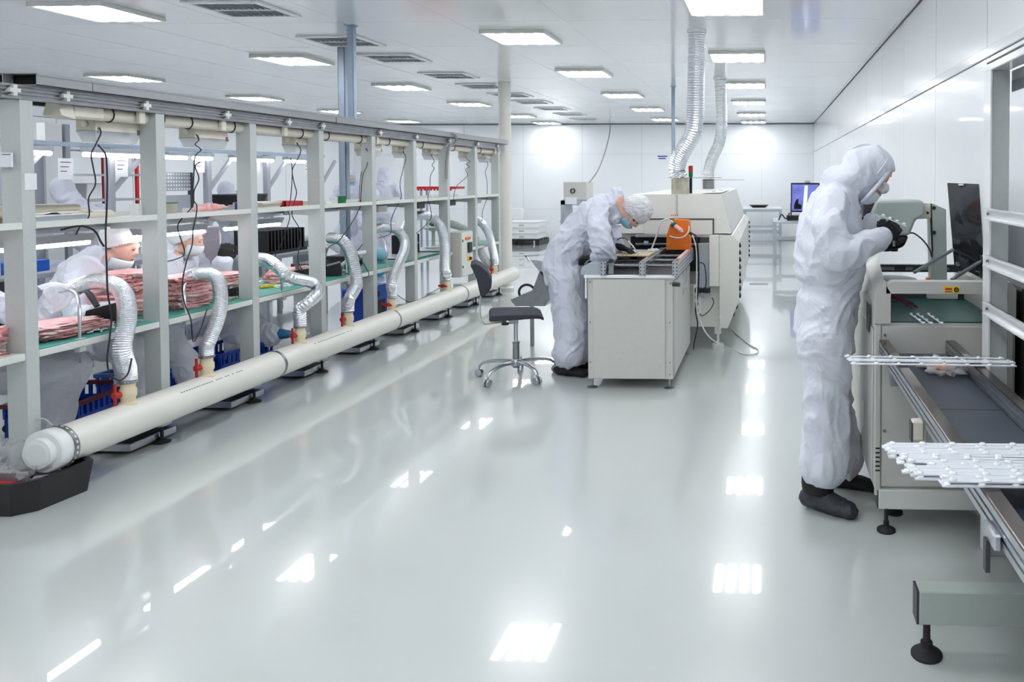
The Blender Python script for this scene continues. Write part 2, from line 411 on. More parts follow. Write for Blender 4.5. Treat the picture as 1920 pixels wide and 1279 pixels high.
for x, hid, vis, nm in rows:
    for k, y in enumerate(hid+vis):
        lab = 'square ceiling light of the %s, out of view, %s' % (nm, ORD[k].replace('nearest', 'first')) if k < len(hid) else 'bright square ceiling light, %s in the %s' % (ORD[k-len(hid)] if k-len(hid) else 'nearest visible', nm)
        if first: lt.location = (x, y, CEIL-.004); lt['label'] = lab; first = False
        else: copy_tree(lt, loc=(x, y, CEIL-.004), label=lab)
# ------------------------------------------------------------------ ceiling air grilles
cv = thing('ceiling_vent', 'x', 'vent', (0, 0, CEIL-.004), 'ceiling air grilles in one row')
f = MB()
for x0, x1, y0, y1 in ((-.3, -.25, -.27, .27), (.25, .3, -.27, .27), (-.25, .25, -.27, -.22), (-.25, .25, .22, .27), (-.25, .25, -.012, .012)): f.box(x0, x1, y0, y1, CEIL-.022, CEIL-.004, .004)
f.build('frame', 'trim_white', cv)
MB().box(-.25, .25, -.22, .22, CEIL-.007, CEIL-.005).build('backing', 'dark_grey', cv)
sl = MB().obox((0, 0, 0), (.006, .205, .01)).mesh('slat', 'panel_grey')
for r in (-.116, .116):
    for k in range(11): inst(None, 'slat', sl, cv, (-.22+.044*k, r, CEIL-.014))
for k, y in enumerate([5.79, 7.17, 8.2, 9.62, 10.75, 11.93, 13.05, 14.33, 15.6, 16.9]):
    lab = 'grey slatted air grille in the ceiling, %s of its row from the viewer' % ORD[k].replace('nearest', 'first')
    if k == 0: cv.location = (-4.13, y, CEIL-.004); cv['label'] = lab
    else: copy_tree(cv, loc=(-4.13, y, CEIL-.004), label=lab)
# ------------------------------------------------------------------ struts and pillar
def strut(x, y, s, z0, lab, m='blue_strut', z1=None):
    b = MB(); t = .004
    b.box(x-s/2, x+s/2, y-s/2, y-s/2+t, z0, CEIL-.01); b.box(x-s/2, x-s/2+t, y-s/2, y+s/2, z0, CEIL-.01); b.box(x+s/2-t, x+s/2, y-s/2, y+s/2, z0, CEIL-.01)
    b.box(x-s/2+t, x-s/2+.02, y+s/2-t, y+s/2, z0, CEIL-.01); b.box(x+s/2-.02, x+s/2-t, y+s/2-t, y+s/2, z0, CEIL-.01)
    b.box(x-s*.8, x+s*.8, y-s*.8, y+s*.8, CEIL-.014, CEIL-.004)
    b.box(x-s*.8, x+s*.8, y-s*.8, y+s*.8, z0, z0+.01)
    b.build('support_strut', m, label=lab, cat='strut')
strut(-3.635, 6.45, .052, 2.095, 'bluish steel strut hanging from the ceiling onto the overhead duct')
strut(-4.32, 7.5, .07, 0, 'bluish steel channel strut standing behind the long bench')
strut(-1.37, 10.92, .05, 0, 'thin bluish steel strut to the ceiling behind the oven')
pl = thing('round_pillar', 'white round pillar at the far end of the long bench', 'pillar', (-3.67, 10.36, 0))
MB().lathe([(.085, 0), (.085, 2.918)], (-3.67, 10.36, 0), 28).build('shaft', 'pvc', pl, smooth=True)
MB().lathe([(.11, 0), (.11, .03), (.088, .05), (.088, .06)], (-3.67, 10.36, 0), 28).build('collar', 'pvc', pl, smooth=True)
# ================================================================== LONG BENCH
XF, NP, Y0, DY = -3.6, 9, 3.488, .802
YP = [Y0+DY*i for i in range(NP)]
be = thing('long_workbench', 'long grey steel workbench line with tall posts and an upper shelf', 'workbench', (-3.9, 6.8, 0))
post = MB()
post.box(-.1, 0, -.002, .004, .14, 1.957); post.box(-.006, 0, .004, .062, .14, 1.957); post.box(-.1, -.094, .004, .062, .14, 1.957)
post.box(-.094, -.07, .058, .062, .14, 1.957); post.box(-.03, -.006, .058, .062, .14, 1.957)
pme = post.mesh('post', 'bench_grey')
ft = MB().lathe([(.045, 0), (.045, .006), (.02, .018), (.014, .022), (.014, .03), (.009, .031), (.009, .1)], n=16).mesh('foot', 'black_rubber', smooth=True)
base_me = MB().box(-.62, .02, -.03, .05, .1, .15, .004).mesh('base_beam', 'bench_grey')
tray = MB()
tray.box(-.52, -.03, -.17, .13, .03, .05, .004)
tray_me = tray.mesh('foot_plate', 'black_rubber')
rim = MB()
for a in ((-.53, -.02, -.185, -.17), (-.53, -.02, .13, .145), (-.035, -.02, -.17, .13)): rim.box(*a, .02, .058)
rim_me = rim.mesh('plate_rim', 'aluminium')
brk = MB(); brk.prism([(-.1, 1.33), (-.52, 1.33), (-.5, 1.31), (-.28, 1.285), (-.1, 1.275)], 'y', 0, .004)
brk_me = brk.mesh('shelf_bracket', 'bench_grey')
for i, y in enumerate(YP):
    inst(None, 'post', pme, be, (XF, y, 0))
    inst(None, 'base_beam', base_me, be, (XF, y, 0))
    inst(None, 'foot', ft, be, (XF-.005, y, 0)); inst(None, 'foot', ft, be, (XF-.55, y, 0))
    p_ = inst(None, 'foot_plate', tray_me, be, (XF, y-.02, .0)); ORG[p_.name] = ORG[be.name]
    c_ = bpy.data.objects.new('plate_rim', rim_me); COL.objects.link(c_); c_.parent = p_
    inst(None, 'shelf_bracket', brk_me, be, (XF, y, 0))
bay_t = MB().box(-.62, 0, .064, DY-.004, .69, .725, .003).mesh('table_top', 'machine_white')
bay_s = MB().box(-.55, 0, .064, DY-.004, 1.33, 1.334)
bay_s.box(-.004, 0, .064, DY-.004, 1.334, 1.362); bay_s.box(-.55, -.546, .064, DY-.004, 1.334, 1.362)
bay_sm = bay_s.mesh('upper_shelf', 'machine_white')
def profile_y(x, z, w, h, y0, y1, mb):   # slotted aluminium extrusion
    g = .011; d = .012
    poly = [(x-w/2, z-h/2), (x+w/2, z-h/2)]
    for k in (.25, .5, .75): poly += [(x+w/2, z-h/2+h*k-g/2), (x+w/2-d, z-h/2+h*k-g/2), (x+w/2-d, z-h/2+h*k+g/2), (x+w/2, z-h/2+h*k+g/2)]
    poly += [(x+w/2, z+h/2), (x-w/2, z+h/2)]
    return mb.prism(poly, 'y', y0, y1)
rail_me = profile_y(-.33, 1.30, .04, .055, .064, DY-.004, MB()).mesh('lamp_rail', 'aluminium')
for i, y in enumerate(YP[:-1]):
    inst(None, 'table_top', bay_t, be, (XF, y, 0)); inst(None, 'upper_shelf', bay_sm, be, (XF, y, 0)); inst(None, 'lamp_rail', rail_me, be, (XF, y, 0))
inst(None, 'table_top', bay_t, be, (XF, YP[0]-DY, 0)); inst(None, 'upper_shelf', bay_sm, be, (XF, YP[0]-DY, 0))
# overhead duct with its open end, slotted rails, cross members
du = MB(); X0, X1, Z0, Z1, A, B = -3.98, -3.555, 2.03, 2.09, 3.53, 10.15
du.box(X0, X1, A, B, Z1-.004, Z1); du.box(X0, X1, A, B, Z0, Z0+.004); du.box(X0, X0+.004, A, B, Z0, Z1); du.box(X1-.004, X1, A, B, Z0, Z1); du.box(-3.73, -3.726, A, B, Z0, Z1)
du.box(X1, X1+.004, A, B, Z1-.012, Z1); du.box(X0, X1, B-.004, B, Z0, Z1); du.box(X0, X1, A+.3, A+.304, Z0, Z1)
void_ = MB().box(X0+.005, X1-.005, A+.05, A+.054, Z0+.005, Z1-.005)  # added black plate stands in for the shade inside the open duct
dd = du.build('overhead_duct', 'beam_grey', be); void_.build('end_shadow_plate', 'dark_void', dd)
MB().box(X1-.001, X1+.0015, 6.06, 6.066, Z0, Z1).build('joint_line', 'dark_grey', dd)
for x in (-3.615, -3.86): profile_y(x, 1.993, .04, .07, 3.4, 10.15, MB()).build('slotted_rail', 'steel', be)
a, b_ = .009, .026
plus = [(-a, -b_), (a, -b_), (a, -a), (b_, -a), (b_, a), (a, a), (a, b_), (-a, b_), (-a, a), (-b_, a), (-b_, -a), (-a, -a)]
YX = [3.45, 3.72, 4.21, 4.86, 5.5, 5.93, 6.83, 7.55, 8.35, 9.17, 9.85]
pme2 = MB().prism(plus, 'x', -.38, .02).mesh('cross_member', 'machine_white')
for y in YX: inst(None, 'cross_member', pme2, be, (-3.6, y, 1.997))
MB().box(-3.601, -3.598, 3.5, 3.56, 1.52, 1.6).build('notice', 'paper', be)
b = MB().box(-3.69, -3.615, 3.455, 3.4625, 1.63, 1.7); pn = b.build('notice', 'paper', be)
MB().box(-3.66, -3.62, 3.4535, 3.455, 1.688, 1.692).build('print', 'ink', pn)
# ------------------------------------------------------------------ cream cable trunking with brackets
tk = thing('cable_trunking', 'cream cable trunking running under the overhead duct of the long bench', 'trunking', (-3.67, 7, 1.9))
MB().tube([(-3.67, 3.98, 1.93), (-3.67, 10.12, 1.93)], [(.038, .03)]*2, 12).build('trunk', 'cream', tk, smooth=True)
e = MB(); e.hexa([(-3.72, 3.72, 1.9), (-3.62, 3.72, 1.9), (-3.62, 3.8, 1.885), (-3.72, 3.8, 1.885), (-3.7, 3.72, 1.965), (-3.64, 3.72, 1.965), (-3.64, 3.8, 1.975), (-3.7, 3.8, 1.975)])
e.box(-3.705, -3.635, 3.8, 3.99, 1.893, 1.965, .01); e.build('end_box', 'cream', tk)
for y in YX[2:]:
    MB().box(-3.636, -3.61, y-.02, y+.02, 1.89, 1.985, .004).build('bracket', 'cream', tk)
for y in (4.05, 4.4, 4.62, 5.0, 5.2, 5.75, 6.1, 6.6, 7.1, 7.8, 8.6, 9.4):
    MB().tube([(-3.67+.034*math.cos(t), y, 1.93+.042*math.sin(t)) for t in [k*math.pi/6 for k in range(12)]], .004, 5, closed=True).build('tie', 'black_plastic', tk)
# ------------------------------------------------------------------ bulkhead lamps under the trunking
lp = thing('bulkhead_lamp', 'x', 'lamp', (0, 0, 1.775), 'cream bulkhead lamps along the long bench')
bd = MB(); bd.hexa([(-.055, 0, 1.84), (.055, 0, 1.84), (.055, .3, 1.84), (-.055, .3, 1.84), (-.045, .008, 1.912), (.045, .008, 1.912), (.045, .292, 1.912), (-.045, .292, 1.912)])
bd.build('housing', 'cream', lp)
cp = MB(); cp.box(-.052, .052, -.006, .0, 1.842, 1.908, .002); cpo = cp.build('end_cap', 'solder', lp)
MB().cyl((0, -.006, 1.876), (0, -.011, 1.876), .018, n=14).build('gland', 'cream', cpo)
ln = MB(); ln.hexa([(-.04, .02, 1.778), (.04, .02, 1.778), (.04, .28, 1.778), (-.04, .28, 1.778), (-.056, -.004, 1.84), (.056, -.004, 1.84), (.056, .304, 1.84), (-.056, .304, 1.84)])
ln.build('lens', 'lamp_cover', lp)
MB().box(-.03, .03, .04, .26, 1.812, 1.838, .004).build('reflector', 'chrome', lp)
clp = MB()
for y in (.02, .28):
    for x in (-.058, .05): clp.box(x, x+.008, y-.008, y+.008, 1.828, 1.856)
clp.build('clip', 'steel', lp)
for k, y in enumerate([4.0, 4.72, 5.75, 6.78, 7.47, 8.13, 9.1, 9.72]):
    lab = 'cream bulkhead lamp with clear cover, %s along the long bench' % ORD[k].replace('nearest', 'first')
    if k == 0: lp.location = (-3.755, y, 1.775); lp['label'] = lab
    else: copy_tree(lp, loc=(-3.755, y, 1.775), label=lab)
# ------------------------------------------------------------------ lamps under the upper shelf
def batten(y0, y1, lab, m='tube_light', x=-4.0, z=1.2):
    t = thing('strip_lamp', lab, 'lamp', (x, (y0+y1)/2, z), 'lit strip lamps under the shelf')
    MB().prism([(x-.05, z+.055), (x-.03, z+.012), (x+.03, z+.012), (x+.05, z+.055)], 'y', y0, y1).build('housing', 'panel_grey', t)
    MB().tube([(x, y0, z), (x, y1, z)], .014, 10).build('tube', m, t, smooth=True)
    for y in (y0+.08, y1-.08): MB().box(x-.01, x+.01, y-.008, y+.008, z+.05, 1.33).build('hanger', 'aluminium', t)
batten(3.42, 4.26, 'glowing strip lamp above the nearest seated worker')
batten(4.6, 5.15, 'glowing strip lamp above the masked seated worker')
batten(5.37, 5.98, 'glowing strip lamp above the third bay of the long bench')
# ------------------------------------------------------------------ exhaust pipe
XP, ZP, RP = -3.515, .245, .096
pp = thing('exhaust_pipe', 'long white plastic exhaust pipe along the foot of the workbench', 'pipe', (XP, 6.8, ZP-RP))
rot_y = Matrix.Rotation(-math.pi/2, 3, 'X')
MB().tube([(XP, 3.54, ZP), (XP, 10.2, ZP)], RP, 32).build('tube', 'pvc', pp, smooth=True)
cpm = MB().lathe([(.098, 0), (.104, .006), (.104, .09), (.1, .095)], (XP, 3.47, ZP), 32, rot_y)
cpo = cpm.build('end_cap', 'white_plastic', pp, smooth=True)
MB().lathe([(.05, -.0), (.056, .0), (.062, .005), (.072, .005), (.074, .01), (.074, .05)], (XP, 3.435, ZP), 28, rot_y).build('plug', 'white_plastic', cpo, smooth=True)
MB().lathe([(.1045, -.014), (.107, -.014), (.107, .014), (.1045, .014)], (XP, 3.545, ZP), 32, rot_y, False).build('strap', 'steel', pp, smooth=True)
hole = MB()
for k in range(24):
    a = 2*math.pi*k/24; hole.obox((XP+.1072*math.cos(a), 3.545, ZP+.1072*math.sin(a)), (.003, .008, .013), Matrix.Rotation(-a, 3, 'Y'))
hole.build('strap_slots', 'pvc', pp)
MB().tube(spline([(XP-.02, 3.545, ZP+.105), (-3.57, 3.54, .385), (-3.598, 3.52, .39)], 5), .004, 6).build('tie_wire', 'aluminium', pp)
for y in (5.17, 6.84, 8.42): MB().lathe([(.0965, -.011), (.1, -.011), (.1, .011), (.0965, .011)], (XP, y, ZP), 32, rot_y, False).build('strap', 'steel', pp, smooth=True)
tx = MB()
for y0 in (4.25, 5.55):
    for k in range(26):
        if random.random() < .8: tx.obox((XP+RP*.72+.0008, y0+.02*k, ZP+RP*.7+.0006), (.0008, .013, .007), Matrix.Rotation(math.radians(-45), 3, 'Y'))
tx.build('print', 'cable_grey', pp)
def valve(y, horiz, k):
    z = ZP+RP-.012
    v = MB().lathe([(.046, 0), (.046, .012), (.034, .02), (.034, .04), (.04, .05), (.04, .085), (.034, .095), (.034, .115), (.039, .12), (.039, .14)], (XP, y, z), 20).build('valve', 'valve_cream', pp, smooth=True)
    ax = V(-.35, -.94, 0).normalized(); d = V(-ax.y, ax.x, 0) if horiz else V(0, 0, 1); c = V(XP, y, z+.066)+ax*.062
    h = MB().cyl(c-ax*.03, c+ax*.008, .018, .02, 14); h.bar(c-d*.062, c+d*.062, .02, .01, .003, tuple(ax))
    h.build('handle', 'valve_red', v)
    MB().lathe([(.0395, .122), (.044, .122), (.044, .138), (.0395, .138)], (XP, y, z), 20, None, False).build('clamp', 'steel', v, smooth=True)
VY = [3.96, 4.54, 5.48, 6.13, 6.86, 8.06, 9.5]
for k, y in enumerate(VY): valve(y, k in (4, 5), k)
ZV = ZP+RP+.13
# ------------------------------------------------------------------ flexible exhaust hoses
def ribbed(pts, r, mb, pitch=.011, amp=.05, n=16):
    s = spline(pts, 24); L = [0]
    for a, b in zip(s, s[1:]): L.append(L[-1]+(b-a).length)
    N = max(8, int(L[-1]/pitch*2)); out = []; j = 0
    for k in range(N+1):
        t = L[-1]*k/N
        while j < len(L)-2 and L[j+1] < t: j += 1
        f_ = (t-L[j])/max(1e-9, L[j+1]-L[j]); out.append(s[j].lerp(s[j+1], f_))
    return mb.tube(out, [r*(1+(amp if k % 2 else -amp)) for k in range(N+1)], n)
def hose(lab, pts, r, m='foil', pitch=.011, amp=.05, dome=None, rod=None):
    t = thing('exhaust_hose', lab, 'hose', pts[0], 'flexible exhaust hoses of the long bench')
    ribbed(pts, r, MB(), pitch, amp).build('duct', m, t, smooth=False)
    if dome:
        c, d, rad = dome; d = Vector(d).normalized(); R = Vector((0, 0, 1)).rotation_difference(d).to_matrix()
        MB().lathe([(r*1.1, -.01), (r*1.1, .03), (rad*.6, .035), (rad*.9, .06), (rad, .1), (rad*1.02, .14)], c, 24, R, False).build('clear_hood', 'clear_plastic', t, smooth=True)
    if rod:
        q = MB().tube(spline(rod, 5), .008, 8).build('support_rod', 'aluminium', t, smooth=True)
        e = Vector(rod[-1]); MB().box(e.x-.012, e.x+.02, e.y-.02, e.y+.02, .66, .732, .003).build('clamp', 'bench_grey', t)
        MB().cyl((e.x, e.y, .6), (e.x, e.y, .66), .005, n=8).build('clamp_screw', 'steel', t)
def base_pts(k): return [V(XP, VY[k], ZV-.02), V(XP, VY[k], ZV+.05)]
hose('shiny foil exhaust hose arching over the bench with a clear round hood',
     base_pts(0)+[P(229, 655, X=-3.5), P(238, 600, X=-3.52), P(234, 556, X=-3.6), P(212, 532, X=-3.7), P(175, 528, X=-3.84), P(140, 540, X=-3.94)], .043,
     dome=(P(140, 541, X=-3.94), (-.5, -.8, -.35), .085), rod=[P(113, 548, X=-4.0), P(132, 545, X=-3.9), P(145, 556, X=-3.75), P(149, 590, X=-3.66), (-3.63, P(149, 645, X=-3.63).y, .7)])
hose('foil exhaust hose rising with a hooked bend at the second bay',
     base_pts(1)+[P(392, 640, X=-3.5), P(410, 590, X=-3.5), P(413, 545, X=-3.55), P(402, 518, X=-3.62), P(375, 512, X=-3.72), P(352, 520, X=-3.8)], .04,
     rod=[P(352, 525, X=-3.8), P(347, 535, X=-3.72), P(346, 560, X=-3.66), (-3.63, P(349, 600, X=-3.63).y, .7)])
hose('crinkled grey ribbed hose snaking outwards past the third bay',
     base_pts(2)+[P(563, 580, X=-3.5), P(580, 566, X=-3.44), P(596, 548, X=-3.44), P(585, 530, X=-3.48), P(545, 520, X=-3.52), P(520, 500, X=-3.62), P(500, 487, X=-3.72), P(480, 484, X=-3.8)], .042, 'foil', .018, .08,
     rod=[P(478, 500, X=-3.78), P(510, 497, X=-3.68), P(526, 512, X=-3.64), (-3.63, P(529, 545, X=-3.63).y, .7)])
hose('grey ribbed hose with a kinked neck at the fourth bay',
     base_pts(3)+[P(655, 560, X=-3.48), P(668, 535, X=-3.48), P(665, 505, X=-3.52), P(655, 470, X=-3.6), P(640, 450, X=-3.68), P(618, 446, X=-3.8)], .045, 'foil', .018, .07,
     rod=[P(612, 448, X=-3.82), P(635, 450, X=-3.74), P(647, 470, X=-3.66), (-3.63, P(650, 515, X=-3.63).y, .7)])
hose('smooth foil hose curving in an S at the fifth bay',
     base_pts(4)+[P(734, 530, X=-3.5), P(745, 500, X=-3.5), P(757, 472, X=-3.52), P(758, 450, X=-3.57), P(745, 432, X=-3.64), P(722, 427, X=-3.74), P(700, 430, X=-3.86)], .044,
     rod=[P(700, 436, X=-3.84), P(716, 445, X=-3.7), P(724, 470, X=-3.63), (-3.63, P(725, 500, X=-3.63).y, .7)])
hose('tall foil hose standing straight then bowed at the sixth bay',
     base_pts(5)+[P(833, 505, X=-3.5), P(833, 460, X=-3.5), P(826, 425, X=-3.56), P(808, 407, X=-3.65), P(785, 404, X=-3.8), P(768, 415, X=-3.95), P(760, 430, X=-4.02)], .048)
hose('foil hose leaning inwards beside the white pillar',
     base_pts(6)+[P(924, 470, X=-3.52), P(917, 440, X=-3.56), P(905, 420, X=-3.66), P(888, 411, X=-3.85)], .05)
hose('pale grey corrugated hose behind the switch box',
     [V(XP-.06, 9.62, .38), P(905, 480, X=-3.62), P(896, 455, X=-3.68), P(880, 436, X=-3.78), P(858, 424, X=-3.9), P(838, 418, X=-4.05)], .045, 'bench_grey', .02, .09)
# ================================================================== LOADER TABLE IN FRONT OF THE OVEN
TY0, TY1 = 5.5, 6.7
lt_ = thing('conveyor_table', 'grey cabinet with open aluminium conveyor rails beside the bending worker', 'conveyor table', (-1.02, 6.1, 0))
MB().box(-1.335, -.7, TY0+.01, TY1, .075, .835).build('body', 'machine_grey', lt_)
MB().box(-1.295, -.755, TY0-.004, TY0+.01, .08, .825, .003).build('front_panel', 'machine_grey', lt_)
MB().box(-.7, -.69, TY0+.05, TY1-.02, .09, .8, .003).build('side_panel', 'machine_grey', lt_)
MB().box(-1.36, -.68, TY0-.012, TY0+.02, .832, .856, .003).build('top_trim', 'trim_white', lt_)
MB().box(-1.352, -1.34, TY0-.01, TY0+.03, .68, .85, .002).build('corner_trim', 'trim_white', lt_)
MB().box(-1.36, -.68, TY0+.02, TY1, .835, .85).build('deck', 'dark_grey', lt_)
for x, y in ((-1.31, 5.54), (-.73, 5.54), (-.73, 6.62), (-1.31, 6.62)):
    MB().lathe([(.04, 0), (.04, .006), (.012, .014), (.009, .016), (.009, .08)], (x, y, 0), 16).build('foot', 'steel', lt_, smooth=True)
for x, z in ((-1.318, .2), (-1.318, .5), (-1.318, .8), (-.722, .2), (-.722, .5), (-.722, .11)):
    MB().cyl((x, TY0+.011, z), (x, TY0+.004, z), .006, n=8).build('screw', 'steel', lt_)
MB().box(-.6905, -.686, 6.05, 6.2, .62, .8).build('window', 'clear_plastic', lt_)
MB().box(-.6905, -.686, 6.26, 6.4, .62, .8).build('window', 'clear_plastic', lt_)
def rail(x0, x1, zz0, zz1, y0, y1, parent, m='aluminium', slots=3):
    b = MB(); w, h = x1-x0, zz1-zz0; d = .006; g = .008
    L = [(x0, zz0), (x1, zz0)]
    for k in range(1, slots+1):
        z = zz0+h*k/(slots+1); L += [(x1, z-g/2), (x1-d, z-g/2), (x1-d, z+g/2), (x1, z+g/2)]
    L += [(x1, zz1), ((x0+x1)/2+g/2, zz1), ((x0+x1)/2+g/2, zz1-d), ((x0+x1)/2-g/2, zz1-d), ((x0+x1)/2-g/2, zz1), (x0, zz1)]
    for k in range(slots, 0, -1):
        z = zz0+h*k/(slots+1); L += [(x0, z+g/2), (x0+d, z+g/2), (x0+d, z-g/2), (x0, z-g/2)]
    r = b.prism(L, 'y', y0, y1).build('rail', m, parent)
    sl = MB()
    for k in range(slots+1):
        z = zz0+h*(k+.5)/(slots+1)
        for x in ((x0+w*.22), (x1-w*.22)): sl.cyl((x, y0+.001, z), (x, y0-.002, z), .005, n=6)
    sl.build('core_holes', 'dark_void', r)
    return r
rail(-1.235, -1.19, .85, .955, 5.48, 6.65, lt_); rail(-.945, -.895, .85, .955, 5.48, 6.65, lt_); rail(-.7, -.655, .85, .955, 5.48, 6.65, lt_)
MB().box(-.693, -.667, 5.7, 6.45, .9552, .958).build('pink_tape', 'pink_wrap', lt_)
for y in (5.6, 5.95, 6.3): MB().cyl((-1.19, y, .915), (-.7, y, .915), .012, n=12).build('shaft', 'steel', lt_, smooth=True)
MB().box(-1.18, -1.14, 5.5, 5.54, .86, .94, .004).build('bearing_block', 'steel', lt_)
ap = MB().prism([(-1.385, .855), (-1.235, .855), (-1.235, .945), (-1.33, .94), (-1.375, .915), (-1.385, .89)], 'y', 5.5, 6.6); ap.build('apron', 'panel_grey', lt_)
kn = MB().cyl((-.71, 5.49, .8), (-.71, 5.44, .8), .006, n=8).build('hand_screw', 'steel', lt_)
MB().cyl((-.69, 5.45, .795), (-.64, 5.43, .795), .016, n=12).build('knob', 'black_plastic', kn, smooth=True)
# boards lying on the rails
bo = thing('circuit_board_panel', 'tan circuit board panel with small parts on the conveyor rails', 'circuit board', (-1.0, 6.05, .956))
MB().box(-1.22, -.93, 5.85, 6.15, .956, .962).build('board', 'board_tan', bo)
b = MB()
for i in range(9):
    for j in range(5): b.box(-1.2+.03*i, -1.185+.03*i, 5.87+.055*j, 5.895+.055*j, .962, .966)
b.build('chips', 'white_plastic', bo, kind='stuff')
b = MB()
for k in range(40):
    x, y = random.uniform(-1.0, -.92), random.uniform(6.2, 6.33); b.obox((x, y, .962+random.uniform(0, .012)), (.03, .008, .006), Matrix.Rotation(random.uniform(0, 3), 3, 'Z'))
MB().box(-1.16, -.92, 6.17, 6.38, .956, .96).build('metal_tray', 'panel_grey', label='grey metal plate lying on the conveyor rails behind the board', cat='plate')
b.build('loose_parts', 'white_plastic', label='small heap of white loose parts on the grey plate', cat='parts', kind='stuff')
# orange dispenser
OY = 6.42
od = thing('glue_dispenser', 'bright orange dispenser box standing on the conveyor rails', 'dispenser', (-.8, OY, .956))
pl_ = [P(x, y, Y=OY) for x, y in ((1249, 466), (1294, 466), (1292, 425), (1291, 413), (1262, 412), (1256, 422), (1250, 442))]
pl_ = [(p.x, max(.956, p.z)) for p in pl_]; pl_[0] = (pl_[0][0], .956); pl_[1] = (pl_[1][0], .956)
MB().prism(pl_, 'y', OY, OY+.14).build('case', 'orange', od)
for x, y in ((1256, 462), (1286, 462), (1287, 418)):
    q = P(x, y, Y=OY); MB().cyl(q, q+V(0, -.004, 0), .006, n=8).build('rivet', 'steel', od)
MB().cyl(P(1265, 423, Y=OY-.03), P(1278, 433, Y=OY-.03), .019, n=14).build('syringe', 'pink_wrap', od, smooth=True)
MB().cyl(P(1261, 419, Y=OY-.03), P(1265, 423, Y=OY-.03), .026, n=14).build('syringe_cap', 'dark_green_mat', od, smooth=True)
MB().cyl(P(1278, 433, Y=OY-.03), P(1281, 435, Y=OY-.03), .006, n=8).build('nozzle', 'white_plastic', od)
MB().tube(spline([P(1256, 443, Y=OY-.02), P(1268, 446, Y=OY-.03), P(1282, 444, Y=OY-.03), P(1291, 434, Y=OY-.02), P(1292, 424, Y=OY-.01)], 6), .006, 8).build('tube', 'cable_white', od, smooth=True)
MB().cyl(P(1294, 440, Y=OY-.02), P(1297, 436, Y=OY-.02), .014, n=8).build('fitting', 'black_plastic', od)
MB().tube(spline([P(1263, 418, Y=OY-.02), P(1252, 411, Y=OY-.02), P(1244, 413, Y=OY-.02), P(1238, 419, Y=OY-.02), P(1230, 445, Y=OY), P(1222, 466, Y=OY)], 6), .007, 8).build('air_tube', 'cable_white', od, smooth=True)
# ================================================================== REFLOW OVEN
OV = 6.78
ov = thing('reflow_oven', 'large cream white tunnel oven with sloped hood and louvred side', 'oven', (-.85, 8.7, 0))
xa, xb, xc, xd = -1.42, -.325, -1.23, -.415
MB().hexa([(xa, OV, 1.07), (xb, OV, 1.07), (xb, 10.6, 1.07), (xa, 10.6, 1.07), (xc, OV+.03, 1.425), (xd, OV+.03, 1.425), (xd, 10.2, 1.43), (xc, 10.2, 1.43)]).build('hood', 'oven_white', ov)
q = MB(); q.add([(-.6, 6.95, 1.432), (-.43, 7.05, 1.434), (-.43, 8.6, 1.436), (-.62, 8.6, 1.434), (-.6, 6.95, 1.438), (-.43, 7.05, 1.44), (-.43, 8.6, 1.442), (-.62, 8.6, 1.44)], [(0, 1, 2, 3), (4, 5, 6, 7), (0, 4, 5, 1), (1, 5, 6, 2), (2, 6, 7, 3), (3, 7, 4, 0)])
q.build('roof_lid', 'white_plastic', ov)
for p in ((-.53, 7.5), (-.5, 8.1)): MB().box(p[0]-.02, p[0]+.02, p[1]-.05, p[1]+.05, 1.441, 1.455, .004).build('lid_handle', 'white_plastic', ov)
MB().box(-1.36, -.44, OV+.1, 10.55, .2, 1.07).build('body', 'oven_white', ov)
# front mouth: dark frame, pale flap, black slot with shafts
fx0, fx1 = -1.12, -.48
MB().box(fx0, fx1, OV-.012, OV+.0, 1.195, 1.207).build('mouth_frame', 'dark_grey', ov)
MB().box(fx1-.012, fx1, OV-.012, OV, 1.06, 1.195).build('mouth_frame', 'dark_grey', ov)
MB().box(fx0, fx1-.012, OV-.01, OV+.002, 1.06, 1.195, .003).build('flap', 'oven_white', ov)
MB().box(-1.2, -.52, OV-.02, OV+.02, 1.035, 1.06, .004).build('flap_rail', 'aluminium', ov)
MB().box(-1.25, -.62, OV+.02, OV+.09, .72, 1.035).build('mouth', 'dark_void', ov)
MB().cyl((-1.2, OV, .97), (-.6, OV, .97), .012, n=10).build('shaft', 'steel', ov, smooth=True)
MB().cyl((-1.12, OV-.01, .98), (-1.08, OV-.01, .98), .022, n=12).build('coupling', 'blue_strut', ov, smooth=True)
MB().box(-.62, -.518, OV-.06, OV+.1, .5, .985, .004).build('junction_box', 'panel_grey', ov)
MB().box(-.518, -.432, OV-.1, OV+.1, .6, 1.06, .004).build('corner_column', 'oven_white', ov)
MB().box(-.72, -.432, OV+.02, OV+.1, .21, .6, .003).build('lower_panel', 'oven_white', ov)
MB().box(-1.2, -.72, OV+.06, OV+.1, .24, .72, .003).build('lower_panel', 'panel_grey', ov)
wing = [(-.43, 1.06), (-.31, 1.055), (-.252, .99), (-.252, .46), (-.355, .21), (-.43, .21)]
MB().prism(wing, 'y', OV-.03, 10.7).build('side_wing', 'oven_white', ov)
lv = MB().hexa([(-.252, 0, -.018), (-.252, .0, .014), (-.252, .16, .014), (-.252, .16, -.018), (-.236, .0, -.018), (-.25, .0, .014), (-.25, .16, .014), (-.236, .16, -.018)]).mesh('louvre', 'dark_void')
for k in range(8): inst(None, 'louvre', lv, ov, (0, OV+.0, .5+.066*k)); inst(None, 'louvre', lv, ov, (0, 10.35, .5+.066*k))
for k in range(3): inst(None, 'louvre', lv, ov, (-.03-.03*k, OV, .4-.066*k)) if k < 2 else None
for z in (1.0, .72, .3):
    for x in (-.44, -.423): MB().box(x-.006, x+.006, OV-.034, OV-.03, z, z+.03).build('hinge', 'white_plastic', ov)
